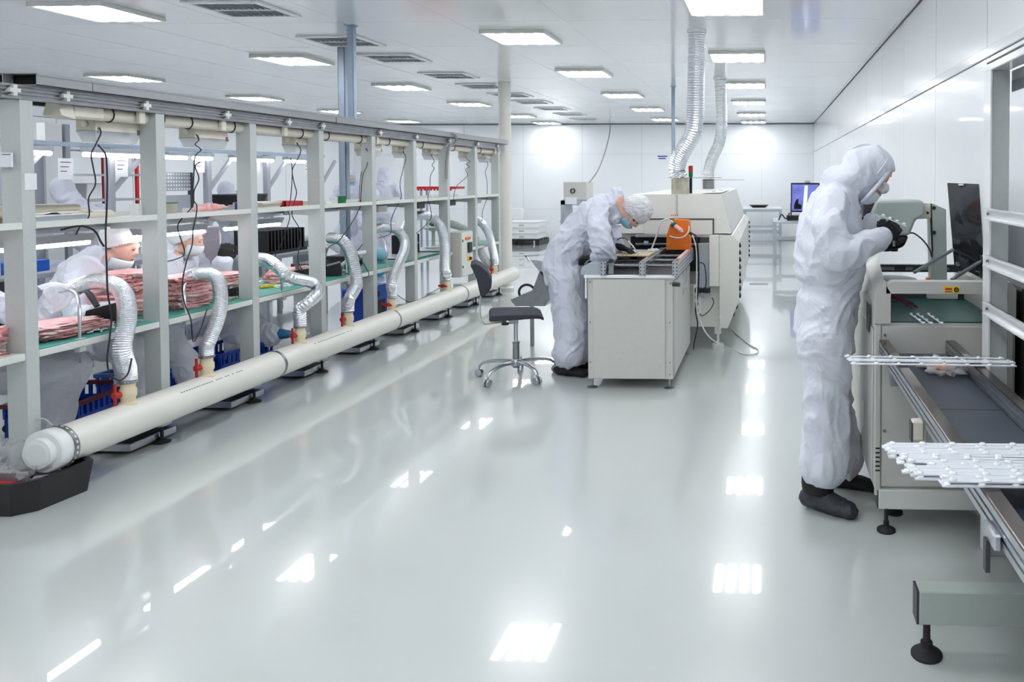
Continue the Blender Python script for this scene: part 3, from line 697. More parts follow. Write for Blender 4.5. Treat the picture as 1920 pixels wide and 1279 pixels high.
for x, y in ((-.45, 6.85), (-1.3, 6.95), (-.45, 10.4), (-1.3, 10.4)):
    f_ = MB().box(x-.03, x+.03, y-.03, y+.03, .14, .21).build('leg', 'oven_white', ov)
    MB().lathe([(.055, 0), (.055, .045), (.045, .05), (.012, .05), (.012, .14)], (x, y, 0), 18).build('foot_pad', 'machine_white', f_, smooth=True)
for k in range(4): MB().cyl((-.87+.018*k, OV+.016, 1.235), (-.87+.018*k, OV+.01, 1.235), .006, n=8).build('indicator', 'orange', ov)
MB().box(-.8225, -.821, OV+.0, OV+.028, 1.24, 1.42).build('hood_seam', 'seam_grey', ov)
fl = MB().lathe([(.082, -.09), (.082, .14), (.088, .145)], (-.81, 6.95, 1.43), 24).build('flue', 'stained_steel', ov, smooth=True)
MB().box(-.92, -.42, 6.93, 6.98, 1.575, 1.58).build('damper_plate', 'steel', fl)
fl2 = MB().lathe([(.078, 0), (.078, .11), (.084, .115)], (-.775, 9.9, 1.43), 24).build('flue', 'steel', ov, smooth=True)
MB().box(-.86, -.3, 9.88, 9.93, 1.545, 1.55).build('damper_plate', 'steel', fl2)
st = MB().cyl((-.715, 7.0, 1.43), (-.715, 7.0, 1.585), .014, n=10).build('signal_tower', 'black_plastic', ov)
MB().cyl((-.715, 7.0, 1.585), (-.715, 7.0, 1.635), .02, n=14).build('green_light', 'spool_green', st, smooth=True)
MB().cyl((-.715, 7.0, 1.635), (-.715, 7.0, 1.69), .02, n=14).build('red_light', 'red', st, smooth=True)
def duct(pts, r, lab):
    t = thing('ceiling_duct', lab, 'duct', pts[0], 'foil exhaust ducts of the oven')
    ribbed(pts, r, MB(), .022, .055, 20).build('duct', 'foil', t)
    e = pts[-1]; MB().lathe([(r*1.15, -.03), (r*1.15, 0)], e, 24).build('collar', 'ceiling_white', t, smooth=True)
duct([V(-.81, 6.95, 1.57), P(1269, 318, Y=6.95), P(1277, 290, Y=6.92), P(1296, 258, Y=6.86), P(1303, 225, Y=6.82), P(1305, 150, Y=6.79), V(-.635, 6.78, CEIL-.005)], .077, 'large shiny foil duct rising from the oven front to the ceiling')
duct([V(-.775, 9.9, 1.545), P(1329, 318, Y=9.92), P(1337, 293, Y=9.95), P(1349, 265, Y=9.98), P(1353, 225, Y=10), V(-.63, 10, CEIL-.005)], .075, 'slimmer foil duct rising from the oven rear to the ceiling')
# power strip and its cables
ps = thing('power_strip', 'white socket strip with black plugs on the oven front', 'power strip', (-.64, OV, .33))
MB().box(-.672, -.602, OV-.03, OV+.02, .33, .6, .008).build('case', 'white_plastic', ps)
for z in (.37, .43, .49): MB().cyl((-.637, OV-.029, z), (-.637, OV-.033, z), .022, n=14).build('socket', 'bench_grey', ps, smooth=True)
for z, x in ((.56, -.61), (.56, -.54)): MB().box(x-.04, x+.028, OV-.085, OV-.03, z-.024, z+.024, .008).build('plug', 'black_plastic', ps)
MB().cyl((-.637, OV-.033, .43), (-.637, OV-.06, .43), .016, n=10).build('plug', 'board_tan', ps)
def cable(pts, r, m, lab, n=5, grp=None): return MB().tube(spline(pts, n), r, 6).build('cable', m, smooth=True, label=lab, cat='cable', group=grp)
cable([P(1297, 440, Y=6.6), P(1303, 455, Y=6.6), P(1306, 480, Y=6.6), P(1306, 540, Y=6.6), P(1306, 575, Y=6.6), P(1312, 600, Y=6.6), P(1330, 632, Y=6.5), P(1360, 650, Z=.01), P(1395, 664, Z=.007), P(1418, 663, Z=.007), P(1421, 655, Z=.007), P(1408, 648, Z=.007), P(1385, 630, Z=.007), P(1372, 616, Z=.01)], .006, 'cable_white', 'white cable looping from the orange box down onto the floor', 6)
cable([P(1298, 438, Y=6.62), P(1306, 447, Y=6.62), P(1310, 490, Y=6.62), P(1309, 545, Y=6.65), P(1304, 580, Y=6.66), P(1308, 610, Y=6.66), P(1302, 640, Y=6.68), P(1300, 655, Z=.006)], .006, 'cable_black', 'black cable hanging beside the orange box to the floor')
cable([P(1312, 492, Y=6.64), P(1321, 498, Y=6.64), P(1324, 530, Y=6.64), P(1320, 545, Y=6.68)], .005, 'cable_black', 'short black cable from the conveyor to the socket strip')
cable([P(1335, 558, Y=6.68), P(1338, 567, Y=6.68), P(1332, 580, Y=6.68), P(1318, 592, Y=6.68), P(1312, 588, Y=6.7)], .004, 'cable_black', 'thin black lead looping under the socket strip plug')
# ================================================================== TASK CHAIR
CXC, CYC = -1.98, 5.8
ch = thing('task_chair', 'dark foam task chair on a chrome five-star base in the aisle', 'chair', (CXC, CYC, 0))
st_ = MB(); prof = [(-.2, .505), (-.19, .53), (-.1, .532), (.1, .525), (.17, .515), (.205, .49), (.2, .47), (.18, .485), (.12, .49), (-.17, .485), (-.2, .49)]
st_.prism([(CXC+a, b) for a, b in prof], 'y', CYC-.19, CYC+.19)
so = st_.build('seat', 'seat_foam', ch)
bv = so.modifiers.new('bevel', 'BEVEL'); bv.width = .012; bv.segments = 3; sm(so.data)
MB().box(CXC-.17, CXC+.05, CYC-.07, CYC+.07, .465, .486, .004).build('seat_plate', 'bench_grey', ch)
bk = MB()
for i in range(13):
    t = i/12; z = .73+.22*t+.0; x = CXC-.235-.05*math.sin(t*1.9)+.05*(1-t)
pr = [P(x, y, Y=CYC) for x, y in ((888, 490), (897, 487), (907, 493), (918, 505), (925, 520), (924, 533), (915, 546), (906, 548), (903, 535), (899, 515), (893, 500))]
bo_ = MB().prism([(p.x, p.z) for p in pr], 'y', CYC-.15, CYC+.15).build('backrest', 'seat_foam', ch)
bv = bo_.modifiers.new('bevel', 'BEVEL'); bv.width = .01; bv.segments = 3; sm(bo_.data)
MB().tube(spline([P(908, 535, Y=CYC), P(905, 560, Y=CYC), P(905, 590, Y=CYC), P(912, 603, Y=CYC), P(925, 603, Y=CYC), P(950, 602, Y=CYC)], 6), [(.02, .007)]*31, 8, side=(0, 1, 0)).build('back_bracket', 'bench_grey', ch, smooth=True)
kn = P(944, 606, Y=CYC-.05); MB().lathe([(.028, -.008), (.03, 0), (.028, .008)], kn, 14).build('knob', 'black_plastic', ch, smooth=True)
MB().box(CXC-.05, CXC+.02, CYC-.035, CYC+.035, .43, .466, .005).build('mechanism', 'bench_grey', ch)
MB().cyl((CXC, CYC, .28), (CXC, CYC, .44), .016, n=14).build('gas_lift', 'chrome', ch, smooth=True)
MB().lathe([(.026, .08), (.026, .27), (.029, .275), (.029, .285)], (CXC, CYC, 0), 16).build('column', 'steel', ch, smooth=True)
MB().lathe([(.03, .09), (.045, .1), (.045, .13), (.03, .15)], (CXC, CYC, 0), 16).build('hub', 'aluminium', ch, smooth=True)
for k in range(5):
    a = math.radians(-62+72*k); d = V(math.cos(a), math.sin(a), 0); c = V(CXC, CYC, 0)
    leg = MB().tube(spline([c+d*.03+V(0, 0, .125), c+d*.14+V(0, 0, .13), c+d*.25+V(0, 0, .115), c+d*.3+V(0, 0, .085), c+d*.305+V(0, 0, .06)], 5), [(.018-.0006*i, .024-.0007*i) for i in range(21)], 10, side=(0, 0, 1)).build('leg', 'aluminium', ch, smooth=True)
    cs = MB(); q = c+d*.31; t = V(-d.y, d.x, 0)
    for s_ in (-1, 1): cs.lathe([(.012, -.008), (.027, -.008), (.03, 0), (.027, .008), (.012, .008)], q+t*.016*s_+V(0, 0, .03), 16, Vector((0, 0, 1)).rotation_difference(t).to_matrix())
    cs.cyl(q-t*.02+V(0, 0, .03), q+t*.02+V(0, 0, .03), .008, n=8); cs.cyl(q+V(0, 0, .03), q+V(0, 0, .07), .006, n=8)
    cs.build('caster', 'aluminium', leg, smooth=True)
ch.rotation_euler[2] = .36
# bent sheet-metal chute behind the worker
YQ = 6.75
cu = thing('metal_chute', 'bent grey sheet metal chute trolley behind the bending worker', 'trolley', (-2.05, YQ, 0))
def sheet(pts, d, name, m):
    a = [P(x, y, Y=YQ) for x, y in pts]; n = len(a); b = [p+V(0, d, 0) for p in a]
    return MB().add(a+b, [tuple(range(n))[::-1], tuple(range(n, 2*n))]+[(i, (i+1) % n, n+(i+1) % n, n+i) for i in range(n)]).build(name, m, cu)
sheet([(994, 487), (1012, 489), (1040, 500), (1040, 540), (1020, 520)], .01, 'upper_sheet', 'panel_grey')
sheet([(1012, 508), (1034, 520), (1032, 560), (1022, 574), (966, 574), (957, 562), (998, 545)], .3, 'chute', 'steel')
MB().bar(P(985, 480, Y=YQ), P(1012, 478, Y=YQ), .03, .012).build('handle_bar', 'aluminium', cu)
MB().bar(P(985, 478, Y=YQ), P(992, 489, Y=YQ), .03, .012).build('handle_bar', 'aluminium', cu)
c_ = P(988, 548, Y=YQ+.1); MB().tube([c_+V(.075*math.cos(t), 0, .07*math.sin(t)) for t in [k*math.pi/8 for k in range(16)]], .012, 8, closed=True).build('wheel', 'black_rubber', cu, smooth=True)
for x in (-2.2, -1.95): MB().bar((x, YQ+.15, 0), (x, YQ+.15, .45), .03, .03).build('leg', 'steel', cu)
# ================================================================== INSPECTION STATION ON THE RIGHT
SY = 3.32
ss = thing('inspection_station', 'grey inspection cabinet with a raised frame in front of the standing worker', 'machine', (.79, 3.85, 0))
X_0, X_1 = .482, 1.1
MB().box(X_0, X_1, SY+.012, 4.3, .19, .93).build('cabinet', 'machine_grey', ss)
MB().box(.512, 1.09, SY, SY+.012, .2, .92, .003).build('front_panel', 'machine_grey', ss)
MB().box(X_0, .508, SY-.004, SY+.012, .16, .925, .003).build('corner_strip', 'machine_grey', ss)
for z in (.88, .45): MB().cyl((.525, SY+.001, z), (.525, SY-.004, z), .007, n=8).build('screw', 'steel', ss)
for k in range(6): MB().box(X_0+.003, X_0+.022, SY-.006, SY-.003, .27+.02*k, .276+.02*k).build('vent_slot', 'dark_void', ss)
MB().box(X_0-.006, X_0, SY+.05, 4.28, .2, .9, .003).build('side_door', 'machine_grey', ss)
MB().box(X_0-.02, X_0-.012, 3.6, 3.63, .38, .5, .003).build('side_handle', 'machine_white', ss)
MB().box(X_0-.016, X_0-.011, 3.42, 3.5, .87, 1.0, .002).build('side_slot', 'dark_grey', ss)
# raised frame
MB().prism([(.53, 1.065), (1.1, 1.065), (1.1, 1.09), (1.075, 1.118), (.56, 1.118), (.53, 1.1)], 'y', SY, SY+.07).build('frame_bar', 'machine_grey', ss)
MB().prism([(X_0, .93), (.55, .93), (.55, 1.065), (.53, 1.1), (.53, 1.118), (.505, 1.118), (X_0, 1.07)], 'y', SY, SY+.07).build('frame_side', 'machine_grey', ss)
MB().add([(X_0, SY+.07, .93), (.53, SY+.07, .93), (.53, 4.2, .93), (X_0, 4.2, .93), (X_0, SY+.07, 1.07), (.53, SY+.07, 1.118), (.62, 4.2, 1.15), (.56, 4.2, 1.1)], [(0, 3, 2, 1), (4, 5, 6, 7), (0, 1, 5, 4), (1, 2, 6, 5), (2, 3, 7, 6), (3, 0, 4, 7)]).build('side_cheek', 'machine_grey', ss)
MB().box(1.05, X_1, SY+.0, 4.2, .93, 1.066).build('frame_side', 'machine_grey', ss)
MB().box(.6, 1.1, 4.12, 4.16, 1.06, 1.1, .003).build('rear_rail', 'dark_grey', ss)
for x0, x1, z in ((.61, .7, 1.08), (.76, .8, 1.08), (.85, 1.0, 1.08)): MB().box(x0, x1, 4.112, 4.12, z-.008, z+.008).build('rail_insert', 'steel', ss)
MB().box(.54, 1.05, 4.0, 4.03, .93, 1.0).build('rear_panel', 'dark_grey', ss)
MB().box(.54, 1.05, SY+.03, 4.0, .93, .936).build('green_mat', 'dark_green_mat', ss)
lb = MB().box(.782, .852, SY-.003, SY+.001, 1.07, 1.098).build('warning_label', 'yellow', ss)
MB().box(.788, .818, SY-.004, SY-.003, 1.083, 1.092).build('print', 'red', lb)
MB().box(.788, .818, SY-.004, SY-.003, 1.074, 1.079).build('print', 'ink', lb)
MB().lathe([(.006, 0), (.011, 0), (.011, .0015), (.006, .0015)], (.837, SY-.003, 1.084), 16, Matrix.Rotation(math.pi/2, 3, 'X'), False).build('symbol', 'dark_void', lb)
MB().prism([(.834, 1.08), (.842, 1.084), (.834, 1.089)], 'y', SY-.0045, SY-.003).build('symbol', 'dark_void', lb)
MB().box(.498, 1.08, SY-.01, SY+.06, .1, .188, .004).build('base_beam', 'machine_white', ss)
MB().box(.494, .499, SY-.008, SY+.058, .105, .185).build('beam_cap', 'dark_grey', ss)
for x, y in ((.535, 3.32), (.6, 3.5), (1.04, 3.36), (.6, 4.2), (1.04, 4.2)):
    MB().lathe([(.042, 0), (.042, .008), (.02, .02), (.013, .024), (.013, .045), (.009, .046), (.009, .12)], (x, y, 0), 18).build('foot', 'black_rubber', ss, smooth=True)
# things inside its opening
for k, (a, b) in enumerate((((1708, 590), (1732, 607)), ((1721, 590), (1746, 607)), ((1741, 590), (1766, 607)))):
    p0, p1 = P(*a, Z=.94), P(*b, Z=.94); s_ = MB().bar(p0, p1, .008, .003)
    for t in (0, .33, .66, 1): q = p0.lerp(p1, t); s_.ell(q+V(0, 0, .003), (.008, .008, .006), None, 8, 6)
    s_.build('led_strip', 'led_strip', label='short white lens strip on the green mat, %s from the left' % ('first', 'second', 'third')[k], cat='led strip', group='strips on the green mat')
cb = MB()
for k in range(9):
    a = V(.56, 3.75+.02*k, .945); cb.tube(spline([a, V(.62, 3.7+.03*k+random.uniform(-.03, .03), .96+random.uniform(0, .03)), V(.68, 3.66+.02*k, .955+random.uniform(0, .02)), V(.72+random.uniform(-.02, .03), 3.65+.02*k, .942)], 5), .003, 5)
cb.build('wire_bundle', 'maroon', label='bundle of dark reddish wires lying in the cabinet opening', cat='wires')
MB().ell((.68, 4.07, 1.02), (.14, .03, .03)).build('white_roll', 'white_plastic', smooth=True, label='white rolled sleeve lying behind the opening of the cabinet', cat='roll')
MB().box(.86, .905, 4.035, 4.075, 1.0, 1.04, .003).build('amber_box', 'amber', label='small amber box standing on the rear panel of the cabinet', cat='box')
# microscope on its column
mi = thing('stereo_microscope', 'pale green inspection microscope head on a column behind the cabinet', 'microscope', (.8, 4.15, .93))
MY = 3.98
def flat(pts, y=MY): return [(p.x, p.z) for p in (P(a, b, Y=y) for a, b in pts)]
def slab(pts, y0, y1, name, m, parent, bev=.02, yref=MY):
    o = MB().prism(flat(pts, yref), 'y', y0, y1).build(name, m, parent); q = o.modifiers.new('bevel', 'BEVEL'); q.width = bev; q.segments = 3; q.limit_method = 'ANGLE'; sm(o.data); return o
slab([(1626, 405), (1640, 376), (1722, 374), (1730, 380), (1730, 402), (1713, 412), (1702, 440), (1636, 442), (1620, 430)], MY-.06, MY+.14, 'head', 'tool_green', mi, .03)
slab([(1640, 440), (1702, 440), (1693, 461), (1680, 466), (1655, 466), (1645, 462)], MY-.055, MY+.13, 'nose', 'black_plastic', mi, .02)
slab([(1616, 378), (1638, 376), (1626, 408), (1616, 405)], MY-.05, MY+.1, 'eyepiece', 'dark_grey', mi, .008)
for a in (1661, 1676): q = P(a, 467, Y=MY+.03); MB().lathe([(.02, -.012), (.022, -.01), (.022, .01)], q, 16).build('lens', 'black_plastic', mi, smooth=True)
q = P(1676, 457, Y=MY-.062); MB().cyl(q+V(0, 0, -.014), q+V(0, 0, .014), .007, n=10).build('lever', 'aluminium', mi, smooth=True)
slab([(1714, 380), (1746, 382), (1746, 410), (1716, 411)], MY+.0, MY+.09, 'arm', 'cream', mi, .008)
q = P(1739, 399, Y=MY); MB().cyl(q, q+V(0, -.006, 0), .007, n=10).build('screw', 'black_plastic', mi)
slab([(1745, 382), (1748, 381), (1775, 393), (1777, 530), (1748, 530)], MY+.01, MY+.1, 'column', 'tool_green', mi, .004)
slab([(1744, 382), (1747.5, 382), (1750, 470), (1748, 485)], MY+.005, MY+.02, 'column_edge', 'black_plastic', mi, .001)
for y in (390, 436): q = P(1751, y, Y=MY); MB().cyl(q, q+V(0, -.006, 0), .01, n=12).build('screw', 'black_plastic', mi)
q = P(1762, 530, Y=MY+.055); MB().box(q.x-.08, q.x+.08, MY-.02, MY+.14, .937, q.z+.005, .004).build('column_foot', 'machine_white', mi)
cable([P(1700, 440, Y=3.95), P(1712, 437, Y=3.94), P(1730, 450, Y=3.94), P(1743, 468, Y=3.95), P(1747, 482, Y=3.97)], .004, 'cable_black', 'thin black cable from the microscope nose to its column')
# dark glass lid and its hinge arms
gl = thing('glass_lid', 'dark mirror-like glass lid tilted up at the right of the microscope', 'lid', (1.05, 3.9, 1.0))
a, b, c, d = P(1776, 343, Y=3.98), P(1835, 345, Y=3.86), P(1847, 525, Y=3.74), P(1789, 496, Y=3.86)
n_ = (b-a).cross(d-a).normalized()*.008
MB().hexa([a, b, c, d, a+n_, b+n_, c+n_, d+n_]).build('pane', 'mirror_black', gl)
q = P(1801, 347, Y=3.92); MB().cyl(q+V(-.012, -.004, 0), q+V(.012, -.012, 0), .008, n=10).build('catch', 'chrome', gl, smooth=True)
MB().bar(P(1714, 511, Y=3.6), P(1787, 468, Y=3.72), .016, .012).build('hinge_arm', 'aluminium', gl)
MB().bar(P(1787, 468, Y=3.72), P(1837, 491, Y=3.76), .016, .012).build('hinge_arm', 'dark_grey', gl)
MB().bar(P(1837, 490, Y=3.76), P(1785, 524, Y=3.5), .016, .012).build('hinge_arm', 'aluminium', gl)
for x, y in ((1795, 494), (1832, 510)): q = P(x, y, Y=3.78); MB().cyl(q, q+V(0, -.02, 0), .01, n=10).build('bolt', 'chrome', gl)
# ------------------------------------------------------------------ belt conveyor to the front
cv_ = thing('belt_conveyor', 'belt conveyor with polished rails running towards the viewer', 'conveyor', (.66, 2.0, 0))
for x0, x1 in ((.497, .54), (.79, .832)):
    r_ = rail(x0, x1, .795, .855, .75, SY-.006, cv_, 'aluminium', 2)
    MB().box(x0+.002, x1-.001, .75, SY-.008, .855, .861, .002).build('rail_cover', 'brown_metal', r_)
ym = P(1800, 768, Z=.8).y
MB().box(.541, .789, ym+.002, SY-.008, .79, .8, .002).build('belt', 'belt', cv_); MB().box(.541, .789, .75, ym-.002, .79, .8, .002).build('belt', 'belt', cv_)
MB().box(.5, .83, 2.3, 2.34, .74, .79).build('cross_bar', 'steel', cv_); MB().box(.5, .83, 3.0, 3.04, .74, .79).build('cross_bar', 'steel', cv_)
MB().box(.5, 1.12, 2.43, 2.5, .11, .222, .004).build('base_beam', 'tool_green', cv_)
MB().box(.493, .501, 2.432, 2.498, .112, .222).build('beam_cap', 'dark_grey', cv_)
MB().box(.95, 1.03, 2.43, 2.5, .222, .75, .004).build('leg', 'tool_green', cv_)
MB().box(.5, 1.03, 2.44, 2.49, .72, .78, .003).build('support_arm', 'tool_green', cv_)
for x in (.53, 1.08): MB().lathe([(.052, 0), (.052, .006), (.02, .03), (.02, .045), (.012, .046), (.012, .115)], (x, 2.45, 0), 20).build('foot', 'black_rubber', cv_, smooth=True)
q = P(1862, 1005, X=.49); MB().box(.48, .497, q.y-.04, q.y+.04, q.z-.015, q.z+.02, .004).build('sensor_bracket', 'aluminium', cv_)
q = P(1850, 1040, X=.48); MB().box(.475, .485, q.y-.01, q.y+.01, q.z-.035, q.z+.035).build('stop_plate', 'dark_grey', cv_)
q = P(1732, 805, X=.5); MB().box(.462, .497, q.y-.02, q.y+.02, q.z-.03, q.z+.03, .004).build('guide_block', 'cream', cv_)
MB().box(.457, .462, q.y-.02, q.y+.02, q.z-.035, q.z+.025).build('guide_edge', 'dark_grey', cv_)
# LED lens strips across the rails
LENS = MB().lathe([(.0095, 0), (.0085, .003), (.005, .005)], (0, 0, 0), 10).mesh('lens', 'lens_white', smooth=True)
def led(p0, p1, lab, grp, n=9):
    s_ = thing('led_strip', lab, 'led strip', p0, grp)
    MB().bar(p0, p1, .018, .003).build('strip', 'led_strip', s_)
    p0, p1 = Vector(p0), Vector(p1)
    for k in range(n): inst(None, 'lens', LENS, s_, p0.lerp(p1, .02+k*.96/(n-1))+V(0, 0, .0018))
for k, (xa_, xb_, y_, z_) in enumerate(((.31, .935, 2.975, .866), (.315, .95, 2.93, .866), (.318, .95, 2.89, .871), (.322, .945, 2.86, .866))):
    led((xa_, y_, z_), (xb_, y_-.015, z_), 'white lens strip across the far rails, %s of four from the cabinet' % ORD[k].replace('nearest', 'first'), 'strips across the far rails', 8)
for k in range(26):
    t = k % 13; lay = k//13; y_ = 1.735+.0195*t+.007*lay; x_ = .345+.03*random.random()+(.05 if t in (0, 1, 5) else 0)-.004*t
    led((x_, y_, .8635+.0085*lay), (x_+.66, y_+random.uniform(-.008, .008), .8635+.0085*lay), 'white lens strip in the near pile across the rails, %s layer, row %s' % (('lower', 'upper')[lay], ('one', 'two', 'three', 'four', 'five', 'six', 'seven', 'eight', 'nine', 'ten', 'eleven', 'twelve', 'thirteen')[t]), 'near pile of strips on the rails', 9)
bg = thing('clear_bag', 'crumpled clear bag with an orange packet on the conveyor belt', 'bag', (.7, 2.75, .8))
def crumple(c, r, m, name, parent=None, amp=.25, seed=0, fq=9, nu=28, nv=16, flat_z=None, boxy=0, **k):
    b = MB().ell((0, 0, 0), 1., None, nu, nv); c = Vector(c); out = []
    for v in b.v:
        v = Vector(v); d = 1+amp*noise.noise(Vector((v.x*2, v.y*2, v.z*2))*fq/9+Vector((seed, seed*1.7, 0)))+amp*.5*noise.noise(v*fq/2.5+Vector((0, seed, seed)))
        if boxy: v = Vector([math.copysign(abs(t)**boxy, t) for t in v])
        p = Vector((v.x*r[0]*d, v.y*r[1]*d, v.z*r[2]*(1+(d-1)*2)))+c
        if flat_z is not None: p.z = max(p.z, flat_z)
        out.append(tuple(p))
    b.v = out
    o = b.build(name, m, parent, smooth=True, **k); sm(o.data, 180); return o
q = P(1768, 688, Z=.81)
crumple((q.x, q.y, .815), (.085, .13, .02), 'film', 'bag_film', bg, .5, 3, 14, flat_z=.801)
crumple((q.x-.005, q.y+.02, .812), (.035, .06, .008), 'amber', 'packet', bg, .3, 5, flat_z=.802)
# ------------------------------------------------------------------ portal frame beside the right wall
pf = thing('portal_frame', 'grey portal frame with white horizontal guard rails beside the right wall', 'frame', (.96, 2.2, 0))
MB().box(.922, .996, 3.11, 3.18, 0, 2.02, .002).build('post', 'bench_grey', pf)
MB().box(.915, .922, 3.1, 3.19, 0, 2.02).build('post_edge', 'trim_white', pf)
MB().box(.922, .996, .6, .67, 0, 2.02, .002).build('post', 'bench_grey', pf)
MB().box(.916, .996, .6, 3.19, 2.02, 2.075, .003).build('lintel', 'trim_white', pf)
MB().box(.912, .917, .6, 3.15, 2.05, 2.056).build('lintel_slot', 'dark_grey', pf)
MB().box(1.0, 1.04, .6, 3.1, 1.975, 2.015).build('sliding_track', 'aluminium', pf)
MB().box(1.0, 1.008, .6, 3.1, 1.93, 1.975).build('sliding_track', 'steel', pf)
for y in (390, 478, 566):
    z = P(1842, y, X=.9).z; yy = 3.12
    z = P(1842, y, Y=yy).z; h = .047 if y < 500 else .05
    b = MB(); b.box(.893, .915, .6, yy, z-.006, z); b.box(.893, .915, .6, yy, z-h, z-h+.006); b.box(.911, .915, .6, yy, z-h, z)
    o = b.build('guard_rail', 'trim_white', pf)
    MB().cyl((.9, yy-.03, z-h/2), (.908, yy-.03, z-h/2), .006, n=8).build('bolt', 'steel', o)
dr = MB().box(XR-.03, XR-.004, 1.4, 3.78, 0, 1.36).build('door_1', 'door_grey', kind='structure', label='glossy grey sliding door on the right wall')
MB().box(XR-.036, XR-.03, 1.4, 3.78, 0, 1.09).build('kick_panel', 'brown_metal', dr)
# ================================================================== BENCH CONTENTS
def mat_piece(i, x0, x1, a, b, m='green_mat', lab=None):
    y = YP[i]; MB().box(x0, x1, y+.07+a, y+.07+b, .7252, .729).build('bench_mat', m, label=lab, cat='mat', group='green mats on the long bench')
for i in range(8): mat_piece(i, -4.15, -3.605, 0, .72, 'green_mat', 'green bench mat on the %s bay of the long bench' % ORD[i].replace('nearest', 'first'))
def pack(c, s, seed, lab, rz=0., n=6, grp='pink wrapped packs on the long bench'):
    t = thing('pink_pack', lab, 'wrapped pack', c, grp)
    for k in range(n):
        z = c[2]+s[2]*(k+.5)/n
        crumple((c[0]+random.uniform(-.015, .015), c[1]+random.uniform(-.015, .015), z), (s[0]*random.uniform(.9, 1.05), s[1]*random.uniform(.9, 1.05), s[2]/n*.7), 'pink_wrap', 'layer', t, .3, seed+k*3.1, 22, 36, 14, boxy=.5)
    t.rotation_euler[2] = rz
ZT = .731
def on(x, y, X): return P(x, y, X=X)
q = P(95, 640, X=-3.8); pack((-3.82, q.y+.05, ZT), (.14, .2, .07), 1, 'flat pile of pink wrapping beside the nearest bench post', 0, 4)
q = P(20, 650, X=-3.75); pack((-3.8, 3.3, ZT), (.15, .2, .12), 7, 'pink pack cut off at the left edge of the picture', 0, 4)
q = P(240, 585, X=-3.95); pack((-3.98, 4.5, ZT), (.13, .17, .26), 11, 'tall stack of pink wrapped packs behind the second bench post', .2, 10)
pack((-3.85, 4.78, ZT), (.12, .15, .2), 21, 'stack of pink wrapped packs in front of the masked seated worker', -.1, 9)
pack((-4.05, 5.45, ZT), (.12, .14, .13), 31, 'low stack of pink packs under the third strip lamp', .1, 5)
pack((-3.95, 5.98, ZT), (.11, .13, .1), 41, 'small pink packs beside the crinkled grey hose', 0, 4)
pack((-4.08, 6.5, ZT), (.1, .14, .07), 51, 'single pink pack lying behind the crinkled grey hose', .3, 3)
def loose(c, r, n, m, lab, s=(.02, .008, .008)):
    b = MB()
    for k in range(n):
        a = random.uniform(0, 6.28); d = math.sqrt(random.random())
        b.obox((c[0]+r[0]*d*math.cos(a), c[1]+r[1]*d*math.sin(a), c[2]+random.uniform(.004, .018)), (s[0]*random.uniform(.6, 1.4), s[1], s[2]), Matrix.Rotation(random.uniform(0, 3), 3, 'Z') @ Matrix.Rotation(random.uniform(-.4, .4), 3, 'X'))
    b.build('loose_parts', m, label=lab, cat='parts', kind='stuff')
loose((-3.72, 3.98, ZT), (.06, .12), 60, 'white_plastic', 'scattered white parts on the mat of the nearest bay')
loose((-3.75, 5.0, ZT), (.06, .12), 60, 'solder', 'scattered silvery parts on the mat of the second bay')
loose((-3.75, 5.72, ZT), (.06, .14), 70, 'white_plastic', 'scattered white parts on the mat of the third bay')
loose((-3.85, 5.62, ZT), (.05, .06), 40, 'yellow', 'little heap of yellow parts on the mat of the third bay')
def station(x, y, s, lab, rz):
    t = thing('solder_station', lab, 'soldering station', (x, y, ZT), 'black soldering stations')
    MB().prism([(x-s*.5, ZT), (x+s*.5, ZT), (x+s*.42, ZT+s*.75), (x-s*.35, ZT+s*.55)], 'y', y-s*.6, y+s*.6).build('case', 'black_plastic', t)
    MB().cyl((x+s*.5, y-s*.2, ZT+s*.4), (x+s*.53, y-s*.2, ZT+s*.4), s*.12, n=12).build('dial', 'dark_grey', t)
    MB().tube([(x-s*.3, y, ZT+s*.6), (x-s*.55, y+s*.1, ZT+s*1.0), (x-s*.85, y+s*.2, ZT+s*1.35)], [s*.09, s*.1, s*.06], 10).build('iron_holder', 'dark_grey', t, smooth=True)
    t.rotation_euler[2] = rz
station(-3.86, 4.22, .16, 'black soldering station behind the first foil hose', .3)
station(-3.78, 5.13, .1, 'black soldering iron stand on the mat of the second bay', 0)
station(-3.8, 5.95, .14, 'black soldering station beneath the crinkled grey hose', -.4)
q = P(575, 515, X=-3.75); station(-3.78, 6.35, .15, 'black soldering station at the fourth bench post', .5)
